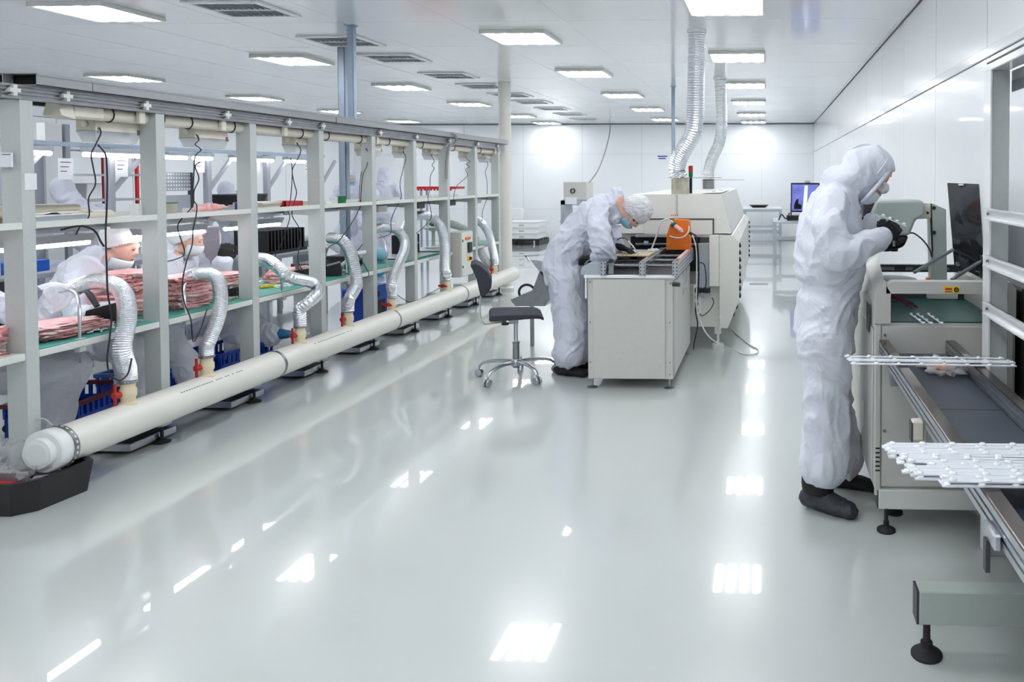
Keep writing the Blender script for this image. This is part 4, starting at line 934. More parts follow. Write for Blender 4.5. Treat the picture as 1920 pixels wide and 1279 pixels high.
# fixture frame, instruments and panel sheets further along
wf = thing('white_fixture', 'white plastic assembly fixture tilted on the fourth bay mat', 'fixture', (-3.75, 6.55, ZT))
R = Matrix.Rotation(math.radians(-35), 3, 'Y')
for c, d in (((0, -.09, 0), (.26, .03, .03)), ((0, .09, 0), (.26, .03, .03)), ((-.115, 0, 0), (.03, .15, .03)), ((.115, 0, 0), (.03, .15, .03)), ((.02, 0, 0), (.03, .15, .02))):
    MB().obox(V(-3.77, 6.66, ZT+.1)+R @ V(c), d, R, .004).build('frame_bar', 'white_plastic', wf)
MB().obox((-3.78, 6.66, ZT+.04), (.1, .1, .06), None, .01).build('stand', 'dark_grey', wf)
def instrument(x0, x1, y0, y1, h, lab, m='black_plastic'):
    t = thing('bench_instrument', lab, 'instrument', ((x0+x1)/2, (y0+y1)/2, ZT))
    MB().box(x0, x1, y0, y1, ZT+.01, ZT+h, .008).build('case', m, t)
    for k in range(4): MB().cyl((x1, y0+(y1-y0)*(.2+.2*k), ZT+h*.55), (x1+.008, y0+(y1-y0)*(.2+.2*k), ZT+h*.55), .01, n=10).build('knob', 'panel_grey', t)
    for x in (x0+.03, x1-.03):
        for y in (y0+.03, y1-.03): MB().cyl((x, y, ZT-.001), (x, y, ZT+.011), .01, n=8).build('foot', 'black_rubber', t)
instrument(-4.2, -3.95, 6.95, 7.35, .1, 'long black instrument behind the kinked grey hose')
instrument(-4.1, -3.9, 8.0, 8.25, .22, 'black instrument with a row of knobs inside the S shaped hose')
instrument(-4.2, -4.0, 6.42, 6.7, .09, 'flat black instrument behind the white fixture')
for k, (i, z) in enumerate(((5, .735), (6, .735))):
    MB().box(-4.1, -3.66, YP[i]+.08, YP[i]+.72, z, z+.008, .002).build('board_sheet', 'panel_grey', label='pale grey sheet lying on the mat of the %s bay' % ('sixth', 'seventh')[k], cat='sheet')
MB().ell((-3.9, 7.4, ZT+.07), (.06, .09, .07)).build('cloth_bundle', 'mask_blue', smooth=True, label='pale blue folded cloth on the bench beside the fifth post', cat='cloth')
ms = thing('magnifier_stand', 'pale green magnifier stand with a round foot at the sixth bay', 'stand', (-3.95, 8.7, ZT+.008))
MB().lathe([(.09, .0), (.09, .02), (.03, .03), (.02, .05), (.02, .2), (.13, .24), (.13, .25)], (-3.95, 8.7, ZT+.009), 20).build('stand', 'tool_green', ms, smooth=True)
MB().ell((-3.95, 8.7, ZT+.3), (.05, .05, .03)).build('knob', 'spool_green', ms, smooth=True)
# ------------------------------------------------------------------ shelf contents
ZS = 1.3345
def spool(x, y, r, h, m1, m2, lab):
    t = thing('wire_spool', lab, 'spool', (x, y, ZS))
    MB().lathe([(r, 0), (r, h*.08)], (x, y, ZS), 18).build('flange', m1, t, smooth=True); MB().lathe([(r, h*.92), (r, h)], (x, y, ZS), 18).build('flange', m1, t, smooth=True)
    MB().lathe([(r*.8, h*.08), (r*.84, h*.3), (r*.84, h*.7), (r*.8, h*.92)], (x, y, ZS), 18).build('winding', m2, t, smooth=True)
p_ = P(321, 398, X=-3.85); spool(-3.85, p_.y, .037, .085, 'spool_green', 'solder', 'spool of silvery solder wire on the upper shelf')
p_ = P(641, 378, X=-3.8); spool(-3.8, p_.y, .04, .08, 'spool_green', 'spool_green', 'green spool standing on the upper shelf')
p_ = P(446, 392, X=-3.75); bc = thing('blue_canister', 'small dark blue canister on the upper shelf by the third post', 'canister', (-3.75, p_.y, ZS))
MB().lathe([(.016, 0), (.018, .004), (.018, .05)], (-3.75, p_.y, ZS), 14).build('body', 'blue_plastic', bc, smooth=True); MB().lathe([(.019, .05), (.019, .066), (.015, .068)], (-3.75, p_.y, ZS), 14).build('cap', 'blue_plastic', bc, smooth=True)
for k, (x, y0, y1, h, m, lab) in enumerate(((-3.8, 3.62, 4.2, .03, 'cream', 'long cream plastic profile on the first shelf'), (-3.9, 3.6, 4.1, .05, 'solder', 'beige metal bar lying behind on the first shelf'), (-3.72, 3.56, 3.95, .025, 'panel_grey', 'grey metal bar at the front of the first shelf'))):
    MB().tube([(x, y0, ZS+h), (x-.02, (y0+y1)/2, ZS+h*1.1), (x-.01, y1, ZS+h)], [(h*.95, .03)]*3, 10).build('profile_bar', m, smooth=True, label=lab, cat='bar')
crumple((-3.85, 4.05, ZS+.03), (.06, .09, .03), 'solder', 'rag', None, .4, 3, label='crumpled beige rag on the first shelf', cat='rag')
crumple((-3.78, 3.85, ZS+.025), (.04, .1, .025), 'black_plastic', 'pouch', None, .3, 9, label='small dark pouch on the first shelf', cat='pouch')
MB().box(-3.74, -3.69, 4.33-.08, 4.33-.03, ZS, ZS+.09, .004).build('carton', 'white_plastic', label='small white carton beside the second post on the shelf', cat='carton')
crumple((-3.8, 4.95, ZS+.03), (.06, .12, .035), 'pink_wrap', 'pink_wrap_scrap', None, .4, 13, label='crumpled pink wrap behind the solder spool', cat='wrap')
MB().box(-4.0, -3.7, 5.3-.2, 5.3+.15, ZS, ZS+.018, .004).build('flat_tray', 'panel_grey', label='flat grey tray on the second shelf', cat='tray')
for k in range(4): MB().obox((-3.8, 5.36+.03*k, ZS+.008+.016*k), (.2, .32, .015), Matrix.Rotation(.1*k-.1, 3, 'Z')).build('paper_stack', 'cream' if k % 2 else 'solder', label='folded paper sheaf in the pile on the third shelf, %s from the bottom' % ('first', 'second', 'third', 'fourth')[k], cat='paper', group='papers on the third shelf')
rb = thing('red_bin', 'shallow red plastic bin on the third shelf', 'bin', (-3.8, 5.75, ZS))
for a in ((-3.88, -3.72, 5.64, 5.86, ZS, ZS+.006), (-3.88, -3.872, 5.64, 5.86, ZS, ZS+.06), (-3.728, -3.72, 5.64, 5.86, ZS, ZS+.06), (-3.88, -3.72, 5.64, 5.648, ZS, ZS+.06), (-3.88, -3.72, 5.852, 5.86, ZS, ZS+.06)): MB().box(*a).build('side', 'red', rb)
for k, y in enumerate((6.05, 6.15, 6.9)): MB().box(-3.85, -3.7, y, y+.08, ZS, ZS+.05-.01*k, .004).build('carton', ('cream', 'white_plastic', 'carton')[k], label=('cream box on the shelf left of the green spool', 'white box on the shelf left of the green spool', 'thin brown box on the shelf right of the green spool')[k], cat='box')
for k, (i, m) in enumerate(((4, 'solder'), (5, 'dark_grey'), (6, 'dark_grey'), (7, 'bench_grey'))):
    y = YP[i]+.3; t = thing('shelf_power_box', 'small power box hanging under the upper shelf in the %s bay' % ORD[i], 'power box', (-3.75, y, 1.24))
    MB().box(-3.8, -3.7, y, y+.16, 1.25, 1.31, .004).build('case', m, t); MB().box(-3.76, -3.74, y+.06, y+.1, 1.31, 1.33).build('hanger', 'steel', t)
# ------------------------------------------------------------------ cables hanging from the lamps
def hang(px, X, lab, r=.0034, m='cable_black'): cable([P(a, b, X=X) for a, b in px], r, m, lab, 5, 'cables hanging at the long bench')
hang([(186, 239), (189, 250), (179, 272), (171, 290), (175, 315), (179, 345), (166, 372), (167, 405), (152, 422), (142, 440)], -3.66, 'black cable from the first lamp kinking down to the strip lamp')
hang([(184, 272), (197, 288), (200, 310), (201, 345), (200, 395), (198, 440), (200, 500), (202, 550), (209, 592), (206, 630), (201, 675), (207, 703), (225, 713), (240, 700), (247, 672)], -3.42, 'long dark violet cable looping in front of the first foil hose', .0042)
hang([(368, 252), (373, 262), (366, 271), (377, 281), (366, 293), (364, 320), (362, 370), (369, 386), (367, 408), (362, 430), (360, 460), (350, 490), (342, 530), (345, 565), (358, 600), (362, 640), (375, 620), (388, 580)], -3.5, 'black cable from the second lamp dropping to a loop below the mat')
hang([(376, 304), (366, 312), (373, 335), (364, 358), (362, 385), (345, 405), (333, 424), (338, 445), (346, 475), (330, 486), (305, 492)], -3.72, 'black cable from the second lamp ending at the seated worker')
hang([(556, 268), (564, 280), (561, 292), (556, 302), (548, 320), (552, 345), (556, 362), (550, 385), (548, 405), (562, 430), (563, 455), (558, 485), (566, 505), (578, 512)], -3.62, 'black cable from the third lamp to the soldering station')
hang([(545, 296), (548, 325), (545, 370), (540, 395), (543, 410), (530, 450), (515, 482)], -3.68, 'thin black cable from the third lamp to the bench')
hang([(686, 278), (691, 290), (688, 310), (680, 330), (677, 360), (676, 385), (670, 398), (669, 402), (655, 425), (635, 452), (617, 463), (612, 475)], -3.64, 'black cable from the fourth lamp slanting to the kinked hose')
hang([(680, 305), (676, 335), (674, 370), (681, 395), (686, 430), (681, 455), (670, 470)], -3.7, 'black cable from the fourth lamp along the fifth post')
hang([(755, 284), (761, 296), (755, 320), (750, 345), (752, 370), (740, 395), (733, 415), (732, 438), (710, 446)], -3.62, 'black cable from the fifth lamp to the S shaped hose')
hang([(808, 290), (814, 302), (810, 310), (814, 316), (807, 330), (806, 355), (802, 372), (807, 390), (808, 410), (795, 425), (780, 438)], -3.6, 'coiled black cable from the sixth lamp')
hang([(875, 298), (881, 303), (874, 308), (880, 313), (873, 318), (876, 330), (858, 347), (852, 360), (850, 378)], -3.6, 'coiled black cable from the seventh lamp')
hang([(912, 302), (915, 310), (910, 322), (913, 340), (913, 370), (905, 395), (904, 415)], -3.62, 'thin black cable from the eighth lamp beside the pillar')
hang([(115, 431), (150, 424), (176, 432), (188, 452), (195, 462)], -3.85, 'thick black cable sagging under the first shelf', .006)
hang([(672, 480), (685, 500), (692, 515), (683, 520), (660, 516), (640, 510)], -3.56, 'black cable looping under the fourth bay mat edge')
hang([(745, 553), (755, 560), (768, 566), (790, 560), (810, 548), (825, 540)], -3.6, 'black cable lying along the pipe between two valves')
cg = thing('cable_loop', 'grey conduit loop over the overhead duct near the pillar', 'conduit', P(845, 262, X=-3.55))
MB().tube(spline([P(838, 255, X=-3.6), P(845, 250, X=-3.56), P(853, 253, X=-3.53), P(856, 262, X=-3.53), P(850, 272, X=-3.55), P(842, 275, X=-3.58), P(838, 300, X=-3.6), P(837, 335, X=-3.59)], 6), .016, 8).build('conduit', 'cable_grey', cg, smooth=True)
cable([P(931, 300, Y=10.05), P(932, 345, Y=10.05), P(934, 400, Y=10.05), P(935, 430, Y=10.05), P(930, 455, Y=10.05)], .02, 'cable_grey', 'thick grey conduit running down the pillar side')
ws = thing('wall_switch', 'pale green switch box at the end of the long bench', 'switch box', P(932, 330, Y=10.0))
q = P(932, 328, Y=10.02); MB().box(q.x-.04, q.x+.04, 9.98, 10.03, q.z-.12, q.z+.12, .008).build('case', 'tool_green', ws); MB().box(q.x-.02, q.x+.02, 9.974, 9.981, q.z-.04, q.z+.04, .003).build('plate', 'white_plastic', ws)
# ------------------------------------------------------------------ grey switch cabinet hung on the bench
sb = thing('switch_cabinet', 'grey electrical switch cabinet hung on the bench near the pillar', 'cabinet', (-3.55, 8.7, .42))
MB().box(-3.66, -3.51, 8.43, 8.77, .43, .95, .006).build('case', 'machine_grey', sb)
dq = MB().box(-3.51, -3.5, 8.44, 8.76, .44, .94, .003).build('door', 'machine_white', sb)
def onb(x, y, w, h, name, m, d=.012): MB().box(-3.5, -3.5+d, 8.6+x-w/2, 8.6+x+w/2, y-h/2, y+h/2, .003).build(name, m, dq)
onb(.0, .87, .14, .03, 'lamp_row', 'orange'); onb(.05, .76, .1, .12, 'isolator', 'black_plastic', .02); onb(.04, .63, .1, .06, 'stop_plate', 'yellow', .006); onb(.05, .63, .035, .035, 'stop_button', 'maroon', .03)
for z in (.55, .85): onb(-.14, z, .015, .03, 'latch', 'dark_grey', .008)
# blue machine on the floor behind the bench
bm_ = thing('blue_welder', 'blue portable power unit with a black handle under the bench', 'power unit', (-4.0, 7.4, .1))
MB().box(-4.2, -3.95, 7.2, 7.62, .135, .48, .012).build('case', 'blue_paint', bm_); MB().box(-4.18, -3.97, 7.185, 7.2, .15, .46, .004).build('front_panel', 'blue_plastic', bm_)
MB().box(-3.95, -3.94, 7.25, 7.55, .15, .33).build('vent_panel', 'black_plastic', bm_); MB().cyl((-3.95, 7.4, .4), (-3.93, 7.4, .4), .03, n=14).build('dial', 'black_plastic', bm_, smooth=True)
MB().tube(spline([(-4.07, 7.28, .47), (-4.07, 7.28, .55), (-4.07, 7.54, .55), (-4.07, 7.54, .47)], 5), .012, 8).build('handle', 'black_plastic', bm_, smooth=True)
for x in (-4.18, -3.97):
    for y in (7.23, 7.58): MB().cyl((x, y, 0), (x, y, .14), .015, n=8).build('foot', 'black_rubber', bm_)
# ------------------------------------------------------------------ crates under the bench
def crate(c, rz, lab, rimm, s=(.38, .5, .3)):
    t = thing('parts_crate', lab, 'crate', (0, 0, 0), 'blue plastic crates under the long bench'); a, b, h = s; w_ = .012
    MB().box(-a/2, a/2, -b/2, b/2, 0, w_).build('bottom', 'blue_plastic', t)
    for x in (-a/2, a/2-w_): MB().box(x, x+w_, -b/2, b/2, 0, h*.72).build('wall', 'blue_plastic', t)
    for y in (-b/2, b/2-w_): MB().box(-a/2, a/2, y, y+w_, 0, h*.72).build('wall', 'blue_plastic', t)
    g = MB(); n = 12
    for k in range(n+1):
        u = -b/2+b*k/n; g.box(a/2-w_, a/2, u-.009, u+.009, h*.72, h*.92); g.box(-a/2, -a/2+w_, u-.009, u+.009, h*.72, h*.92)
    for k in range(9):
        u = -a/2+a*k/8; g.box(u-.009, u+.009, -b/2, -b/2+w_, h*.72, h*.92); g.box(u-.009, u+.009, b/2-w_, b/2, h*.72, h*.92)
    g.build('grille_band', 'blue_plastic', t)
    r_ = MB()
    for q in ((-a/2-.012, a/2+.012, -b/2-.012, -b/2+.01), (-a/2-.012, a/2+.012, b/2-.01, b/2+.012), (-a/2-.012, -a/2+.01, -b/2, b/2), (a/2-.01, a/2+.012, -b/2, b/2)): r_.box(*q, h*.92, h)
    r_.build('rim', rimm, t)
    t.location = c; t.rotation_euler[2] = rz
crate((-4.14, 4.3, 0), .12, 'blue crate with a maroon rim beside the nearest knee', 'maroon')
crate((-4.2, 4.95, 0), .1, 'blue crate with a pale blue rim behind the second post', 'blue_paint')
crate((-4.12, 5.5, 0), -.1, 'blue crate behind the second hose valve', 'blue_plastic')
# black tray on the floor
tr = thing('floor_tray', 'black plastic tray of scrap on the floor at the lower left', 'tray', (-3.7, 3.5, 0))
poly = [(-4.1, 3.3), (-3.5, 3.3), (-3.425, 3.37), (-3.4, 3.62), (-3.46, 3.66), (-4.1, 3.66)]; c0 = V(-3.78, 3.48, 0)
inn = [((x-c0.x)*.93+c0.x, (y-c0.y)*.9+c0.y) for x, y in poly]; low = [((x-c0.x)*.93+c0.x, (y-c0.y)*.92+c0.y) for x, y in poly]
n = len(poly); H_ = .155
b = MB(); b.add([(x, y, .0) for x, y in low]+[(x, y, H_) for x, y in poly]+[(x, y, H_) for x, y in inn]+[(x, y, .012) for x, y in inn],
    [tuple(range(n))]+[(i, (i+1) % n, n+(i+1) % n, n+i) for i in range(n)]+[(n+i, n+(i+1) % n, 2*n+(i+1) % n, 2*n+i) for i in range(n)]+[(2*n+i, 2*n+(i+1) % n, 3*n+(i+1) % n, 3*n+i) for i in range(n)]+[tuple(range(3*n, 4*n))])
b.build('shell', 'black_plastic', tr)
crumple((-3.8, 3.5, .13), (.27, .12, .15), 'film', 'bubble_wrap', None, .5, 4, 20, 40, 22, label='clear bubble wrap heaped in the black tray', cat='bubble wrap')
crumple((-3.72, 3.5, .09), (.24, .11, .05), 'maroon', 'scrap', None, .6, 8, 26, 40, 20, label='dark red plastic scrap lying in the black tray', cat='scrap')
MB().obox((-3.68, 3.37, .13), (.22, .035, .025), Matrix.Rotation(.15, 3, 'Z') @ Matrix.Rotation(.1, 3, 'Y'), .006).build('red_strip', 'red', label='flat red strip lying in the black tray', cat='strip')
MB().obox((-3.5, 3.44, .11), (.09, .07, .06), Matrix.Rotation(.5, 3, 'Z'), .02).build('foam_block', 'film', label='clear plastic pack lying at the right end of the black tray', cat='pack')
# ================================================================== PEOPLE
def remesh(mb, name, voxel, it=6, fac=.5):
    me = bpy.data.meshes.new('tmp'); me.from_pydata(mb.v, [], mb.f); fix(me)
    o = bpy.data.objects.new('tmp', me); COL.objects.link(o)
    m = o.modifiers.new('r', 'REMESH'); m.mode = 'VOXEL'; m.voxel_size = voxel; m.adaptivity = 0
    s_ = o.modifiers.new('s', 'SMOOTH'); s_.iterations = it; s_.factor = fac
    dg = bpy.context.evaluated_depsgraph_get(); out = bpy.data.meshes.new_from_object(o.evaluated_get(dg)); out.name = name
    bpy.data.objects.remove(o); bpy.data.meshes.remove(me)
    return out
def wrinkle(me, amp, fq=9., mask=None, seed=0.):
    n = len(me.vertices); co = np.empty(n*3); me.vertices.foreach_get('co', co); co = co.reshape(-1, 3)
    no = np.empty(n*3); me.vertices.foreach_get('normal', no); no = no.reshape(-1, 3)
    d = np.zeros(n); nz = noise.noise; sv = Vector((seed, seed*.7, -seed))
    for i in range(n):
        p = Vector(co[i])+sv
        a = nz(p*fq*.5); b = nz(Vector((p.x*fq*.62+a*1.6, p.y*fq*.62-a*1.2, p.z*fq*.45+a*2.2))); c = nz(Vector((p.x*fq*1.7-a, p.y*fq*1.7+b, p.z*fq*1.3+a*2)))
        d[i] = (1-min(1, abs(b)*3.))*1.2-.4+a*.8+((1-min(1, abs(c)*3.2))*.55-.2)
    if mask is not None: d *= mask(co)
    co += no*(d*amp)[:, None]; me.vertices.foreach_set('co', co.ravel()); me.update()
def limb(mb, pts, rad, n=14, side=None):
    mb.tube(pts, rad, n, True, side)
    for p, r in zip(pts, rad): r_ = r if not isinstance(r, (list, tuple)) else min(r); mb.ell(p, r_, None, 14, 10)
def axes(f_, u):
    f_ = Vector(f_).normalized(); u = Vector(u); r = f_.cross(u).normalized(); u = r.cross(f_); return r, f_, u, Matrix((r, f_, u)).transposed()
def head(mb, C, f_, u, s=1., ears=True):
    r, f_, u, R = axes(f_, u); C = Vector(C); E = lambda a, b, c, rr: mb.ell(C+(r*a+f_*b+u*c)*s, tuple(x*s for x in rr), R, 18, 12)
    E(0, -.012, .03, (.074, .094, .086)); E(0, .02, -.03, (.062, .072, .085)); E(0, .062, -.088, (.03, .028, .024))
    mb.tube([C+(f_*.083+u*.012)*s, C+(f_*.106-u*.028)*s, C+(f_*.085-u*.036)*s], [.009*s, .013*s, .011*s], 10)
    E(0, .078, .022, (.045, .016, .012)); E(0, .078, -.062, (.022, .016, .012)); E(.036, .058, -.02, (.02, .02, .018)); E(-.036, .058, -.02, (.02, .02, .018))
    if ears:
        for x in (-1, 1): E(.072*x, -.01, -.01, (.008, .02, .03))
def eyes(C, f_, u, parent, s=1.):
    r, f_, u, R = axes(f_, u); C = Vector(C)
    for x in (-1, 1):
        c = C+(r*.031*x+f_*.083-u*.002)*s; MB().ell(c, (.013*s, .006*s, .003*s), R, 12, 8).build('eye', 'hair', parent, smooth=True)
        c = C+(r*.031*x+f_*.09+u*.02)*s; MB().ell(c, (.016*s, .004*s, .002*s), R, 10, 6).build('eyebrow', 'solder', parent, smooth=True)
    c = C+(f_*.094-u*.064)*s; MB().ell(c, (.021*s, .006*s, .007*s), R, 12, 8).build('lips', 'lips', parent, smooth=True)
def shell(C, f_, u, rr, off, cut, name, m, parent, nu=28, nv=18, jit=0., seed=0.):
    """open ellipsoid shell: keeps the part for which cut(local) holds"""
    r, f_, u, R = axes(f_, u); b = MB().ell((0, 0, 0), tuple(rr), None, nu, nv); C = Vector(C); o = Vector(off)
    vs = [Vector(v)+o for v in b.v]
    if jit: vs = [v*(1+jit*noise.noise(v*38+Vector((seed, 0, 0)))+jit*.7*noise.noise(v*16)) for v in vs]
    keep = [f for f in b.f if cut(sum((vs[i] for i in f), Vector())/len(f))]
    b2 = MB(); b2.add([C+R @ v for v in vs], keep)
    me = b2.mesh(name, m, org(parent), True); o_ = obj(name, me, parent)
    so_ = o_.modifiers.new('solid', 'SOLIDIFY'); so_.thickness = .002; so_.offset = 1
    return o_
def glove(W, d, nrm, side, name, m, parent, curl=.5, s=1., spread=.1):
    """hand: wrist W, direction d, back-of-hand normal nrm, side=+1 thumb on d x nrm"""
    d = Vector(d).normalized(); nrm = Vector(nrm); t = d.cross(nrm).normalized(); nrm = t.cross(d); t = t*side; W = Vector(W); mb = MB()
    mb.tube([W-d*.05*s, W, W+d*.045*s, W+d*.085*s], [(.026*s, .024*s), (.024*s, .03*s), (.017*s, .042*s), (.014*s, .041*s)], 14, True, tuple(nrm))
    for k, (off, L) in enumerate(((.03, .074), (.01, .082), (-.01, .076), (-.029, .06))):
        p = W+(d*.08+t*off)*s; dr = (d+t*spread*(off*18)*.3).normalized(); pts = [p]; a = 0
        for j, fr in enumerate((.45, .32, .23)):
            a += curl*(.55 if j == 0 else .8); v = dr*math.cos(a)-nrm*math.sin(a); pts.append(pts[-1]+v*L*fr*s)
        limb(mb, pts, [.0105*s, .0098*s, .009*s, .0078*s], 10)
    p = W+(d*.02+t*.03)*s; pts = [p, p+(d*.025+t*.022-nrm*.01)*s, p+(d*.055+t*.026-nrm*.028*curl)*s, p+(d*.078+t*.018-nrm*.05*curl)*s]
    limb(mb, pts, [.016*s, .013*s, .011*s, .009*s], 10)
    me = remesh(mb, name, .0042*s, 3); me.materials.append(M[m]); sm(me, 180)
    me.transform(Matrix.Translation(-org(parent))); return obj(name, me, parent)
def shoe(heel, toe, up, h, w_, name, m, parent, seed=0.):
    heel, toe = Vector(heel), Vector(toe); d = (toe-heel); L = d.length; d.normalize(); t = d.cross(Vector((0, 0, 1))).normalized(); mb = MB(); z = Vector((0, 0, 1))
    mb.tube([heel-d*.01+z*.03, heel+d*.02*1+z*h*.42, heel+d*L*.35+z*h*.45, heel+d*L*.65+z*h*.33, heel+d*L*.9+z*h*.25, toe+z*h*.2], [(h*.25, w_*.3), (h*.42, w_*.42), (h*.45, w_*.46), (h*.33, w_*.5), (h*.25, w_*.45), (h*.14, w_*.25)], 18, True, (0, 0, 1))
    mb.tube([heel+d*L*.2+z*h*.5, Vector(up)], [(L*.2, w_*.36), (L*.17, w_*.34)], 16, True, tuple(d))
    me = remesh(mb, name, .006, 4); wrinkle(me, .003, 22, None, seed)
    co = np.empty(len(me.vertices)*3); me.vertices.foreach_get('co', co); co = co.reshape(-1, 3); co[:, 2] = np.maximum(co[:, 2], .003); me.vertices.foreach_set('co', co.ravel())
    me.materials.append(M[m]); sm(me, 180); me.transform(Matrix.Translation(-org(parent))); return obj(name, me, parent)
def finish(mb, parent, voxel, regions, base_m='coverall', amp=.009, seed=0., it=6, fq=8.):
    """regions: list of (test(co array)->bool array, material); the body is one continuous mesh"""
    me = remesh(mb, 'body', voxel, it)
    def mask(co):
        k = np.ones(len(co))
        for t_, m_ in regions:
            if m_ in ('skin', 'hair'): k[t_(co)] = 0
        return k
    if amp: wrinkle(me, amp, fq, mask, seed)
    me.materials.clear(); me.materials.append(M[base_m])
    n = len(me.polygons); ce_ = np.empty(n*3); me.polygons.foreach_get('center', ce_); ce_ = ce_.reshape(-1, 3); idx = np.zeros(n, dtype=np.int32)
    for k, (t_, m_) in enumerate(regions): me.materials.append(M[m_]); idx[t_(ce_)] = k+1
    me.polygons.foreach_set('material_index', idx); sm(me, 180)
    me.transform(Matrix.Translation(-org(parent))); return obj('body', me, parent)
def near(c, r): c = np.array(c); return lambda co: np.linalg.norm(co-c, axis=1) < r
# ------------------------------------------------------------------ standing worker on the right
YM = 3.64
def B(x, y, dy=0.): return P(x, y, Y=YM+dy)
w1 = thing('person', 'person in white hooded coverall and goggles standing, holding a strip in gloved hands', 'person', (.3, YM, 0))
mb = MB(); SX = (1, 0, 0)
tor = [(1546, 655, .14, .17), (1547, 610, .148, .19), (1552, 565, .146, .185), (1561, 536, .132, .15), (1562, 524, .138, .16), (1557, 505, .168, .18), (1555, 460, .17, .18), (1560, 415, .148, .185), (1566, 375, .11, .17), (1576, 352, .08, .11)]
mb.tube([B(a, b) for a, b, _, _ in tor], [(c, d) for _, _, c, d in tor], 24, True, SX)
HC = B(1624, 326); HF, HU = V(.77, .0, -.64), V(.64, 0, .77)
limb(mb, [B(1572, 362), B(1590, 345), B(1606, 335)], [.1, .085, .085])
for dy in (-.15, .15): mb.ell(B(1562, 385, dy), (.085, .085, .085))
r_, f_, u_, R_ = axes(HF, HU)
mb.ell(HC+f_*-.012+u_*.022, (.1, .118, .112), R_, 22, 14); mb.ell(HC-f_*.03-u_*.05, (.092, .085, .1), R_); mb.ell(B(1575, 338), (.09, .1, .07))
head(mb, HC+f_*.012-u_*.012, HF, HU, 1., False)
# arms
ra = [B(1558, 392, -.19), B(1556, 430, -.29), B(1572, 472, -.32), B(1582, 474, -.31), B(1618, 460, -.22), B(1650, 446, -.1)]
limb(mb, ra, [.075, .08, .08, .078, .062, .05], 16)
la = [B(1562, 388, .2), B(1575, 440, .25), B(1590, 470, .2), B(1620, 445, .1), B(1634, 420, .05)]
limb(mb, la, [.078, .08, .078, .064, .05], 16)
# legs
limb(mb, [B(1545, 630, -.09), B(1549, 700, -.1), B(1547, 770, -.11), B(1550, 830, -.12), B(1546, 868, -.12)], [.125, .12, .11, .112, .12], 18)
limb(mb, [B(1550, 630, .09), B(1554, 700, .1), B(1560, 770, .12), B(1580, 830, .13), B(1585, 862, .13)], [.12, .11, .1, .092, .095], 18)
fc = HC+f_*.07-u_*.03
reg = [(lambda co: ((co-np.array(HC)) @ np.array(f_) > .082) & (np.linalg.norm(co-np.array(HC), axis=1) < .2), 'skin')]
finish(mb, w1, .0085, reg, 'coverall', .0125, 2., 6, 6.5)
shell(HC+f_*.012-u_*.012, HF, HU, (.071, .095, .08), (0, .018, -.045), lambda p: p.y > .05 and -.115 < p.z < -.03, 'mask', 'mask_white', w1)
shell(HC+f_*.012-u_*.012, HF, HU, (.08, .112, .05), (0, .012, .012), lambda p: p.y > .05 and -.018 < p.z < .04, 'goggles', 'goggle', w1)
# hood seams: crossing stitched lines
for k, (a0, a1) in enumerate(((-1.3, 1.2),)):
    pts = [HC+f_*(-.012)+u_*.022+(u_*math.cos(t)*.115+f_*math.sin(t)*.121) for t in [a0+(a1-a0)*j/14 for j in range(15)]]
    MB().tube(pts, .0035, 6).build('hood_seam', 'coverall', w1, smooth=True)
pts = [HC+f_*(.03)+u_*.022+(r_*math.cos(t)*.1+u_*math.sin(t)*.108) for t in [math.pi*j/16 for j in range(17)]]
MB().tube(pts, .004, 6).build('hood_seam', 'coverall', w1, smooth=True)
pts = [HC+f_*.068+u_*(-.02)+(r_*math.cos(t)*.088+u_*math.sin(t)*.115) for t in [2*math.pi*j/28 for j in range(28)]]
MB().tube(pts, .01, 8, closed=True).build('hood_rim', 'coverall', w1, smooth=True)
g1 = glove(B(1655, 447, -.07), (.55, .42, .45), (.35, -.8, .5), -1, 'glove', 'glove_black', w1, .75, 1.1)
g2 = glove(B(1634, 418, .05), (.85, -.25, -.1), (.1, .1, .95), -1, 'glove', 'glove_black', w1, .8, 1.05)
shoe(V(.185, 3.56, 0), V(.415, 3.42, 0), B(1535, 900, -.11)+V(.0, 0, .01), .13, .11, 'shoe_cover', 'shoe_grey', w1, 3)
shoe(V(.33, 3.8, 0), V(.58, 3.74, 0), B(1592, 892, .13)+V(0, 0, .0), .09, .1, 'shoe_cover', 'glove_black', w1, 5)
MB().lathe([(.075, -.035), (.08, .0), (.078, .04), (.06, .05)], B(1534, 905, -.11), 16).build('sock', 'glove_black', w1, smooth=True)
hs = thing('held_strip', 'short white lens strip held in the black gloves', 'led strip', B(1690, 420, -.02))
p0, p1 = B(1651, 404, -.06), B(1699, 424, -.06)
MB().bar(p0, p1, .02, .006).build('strip', 'led_strip', hs)
for k in range(4): MB().ell(p0.lerp(p1, .1+.27*k)+V(0, -.004, .006), (.009, .007, .006), None, 10, 8).build('lens', 'lens_white', hs, smooth=True)
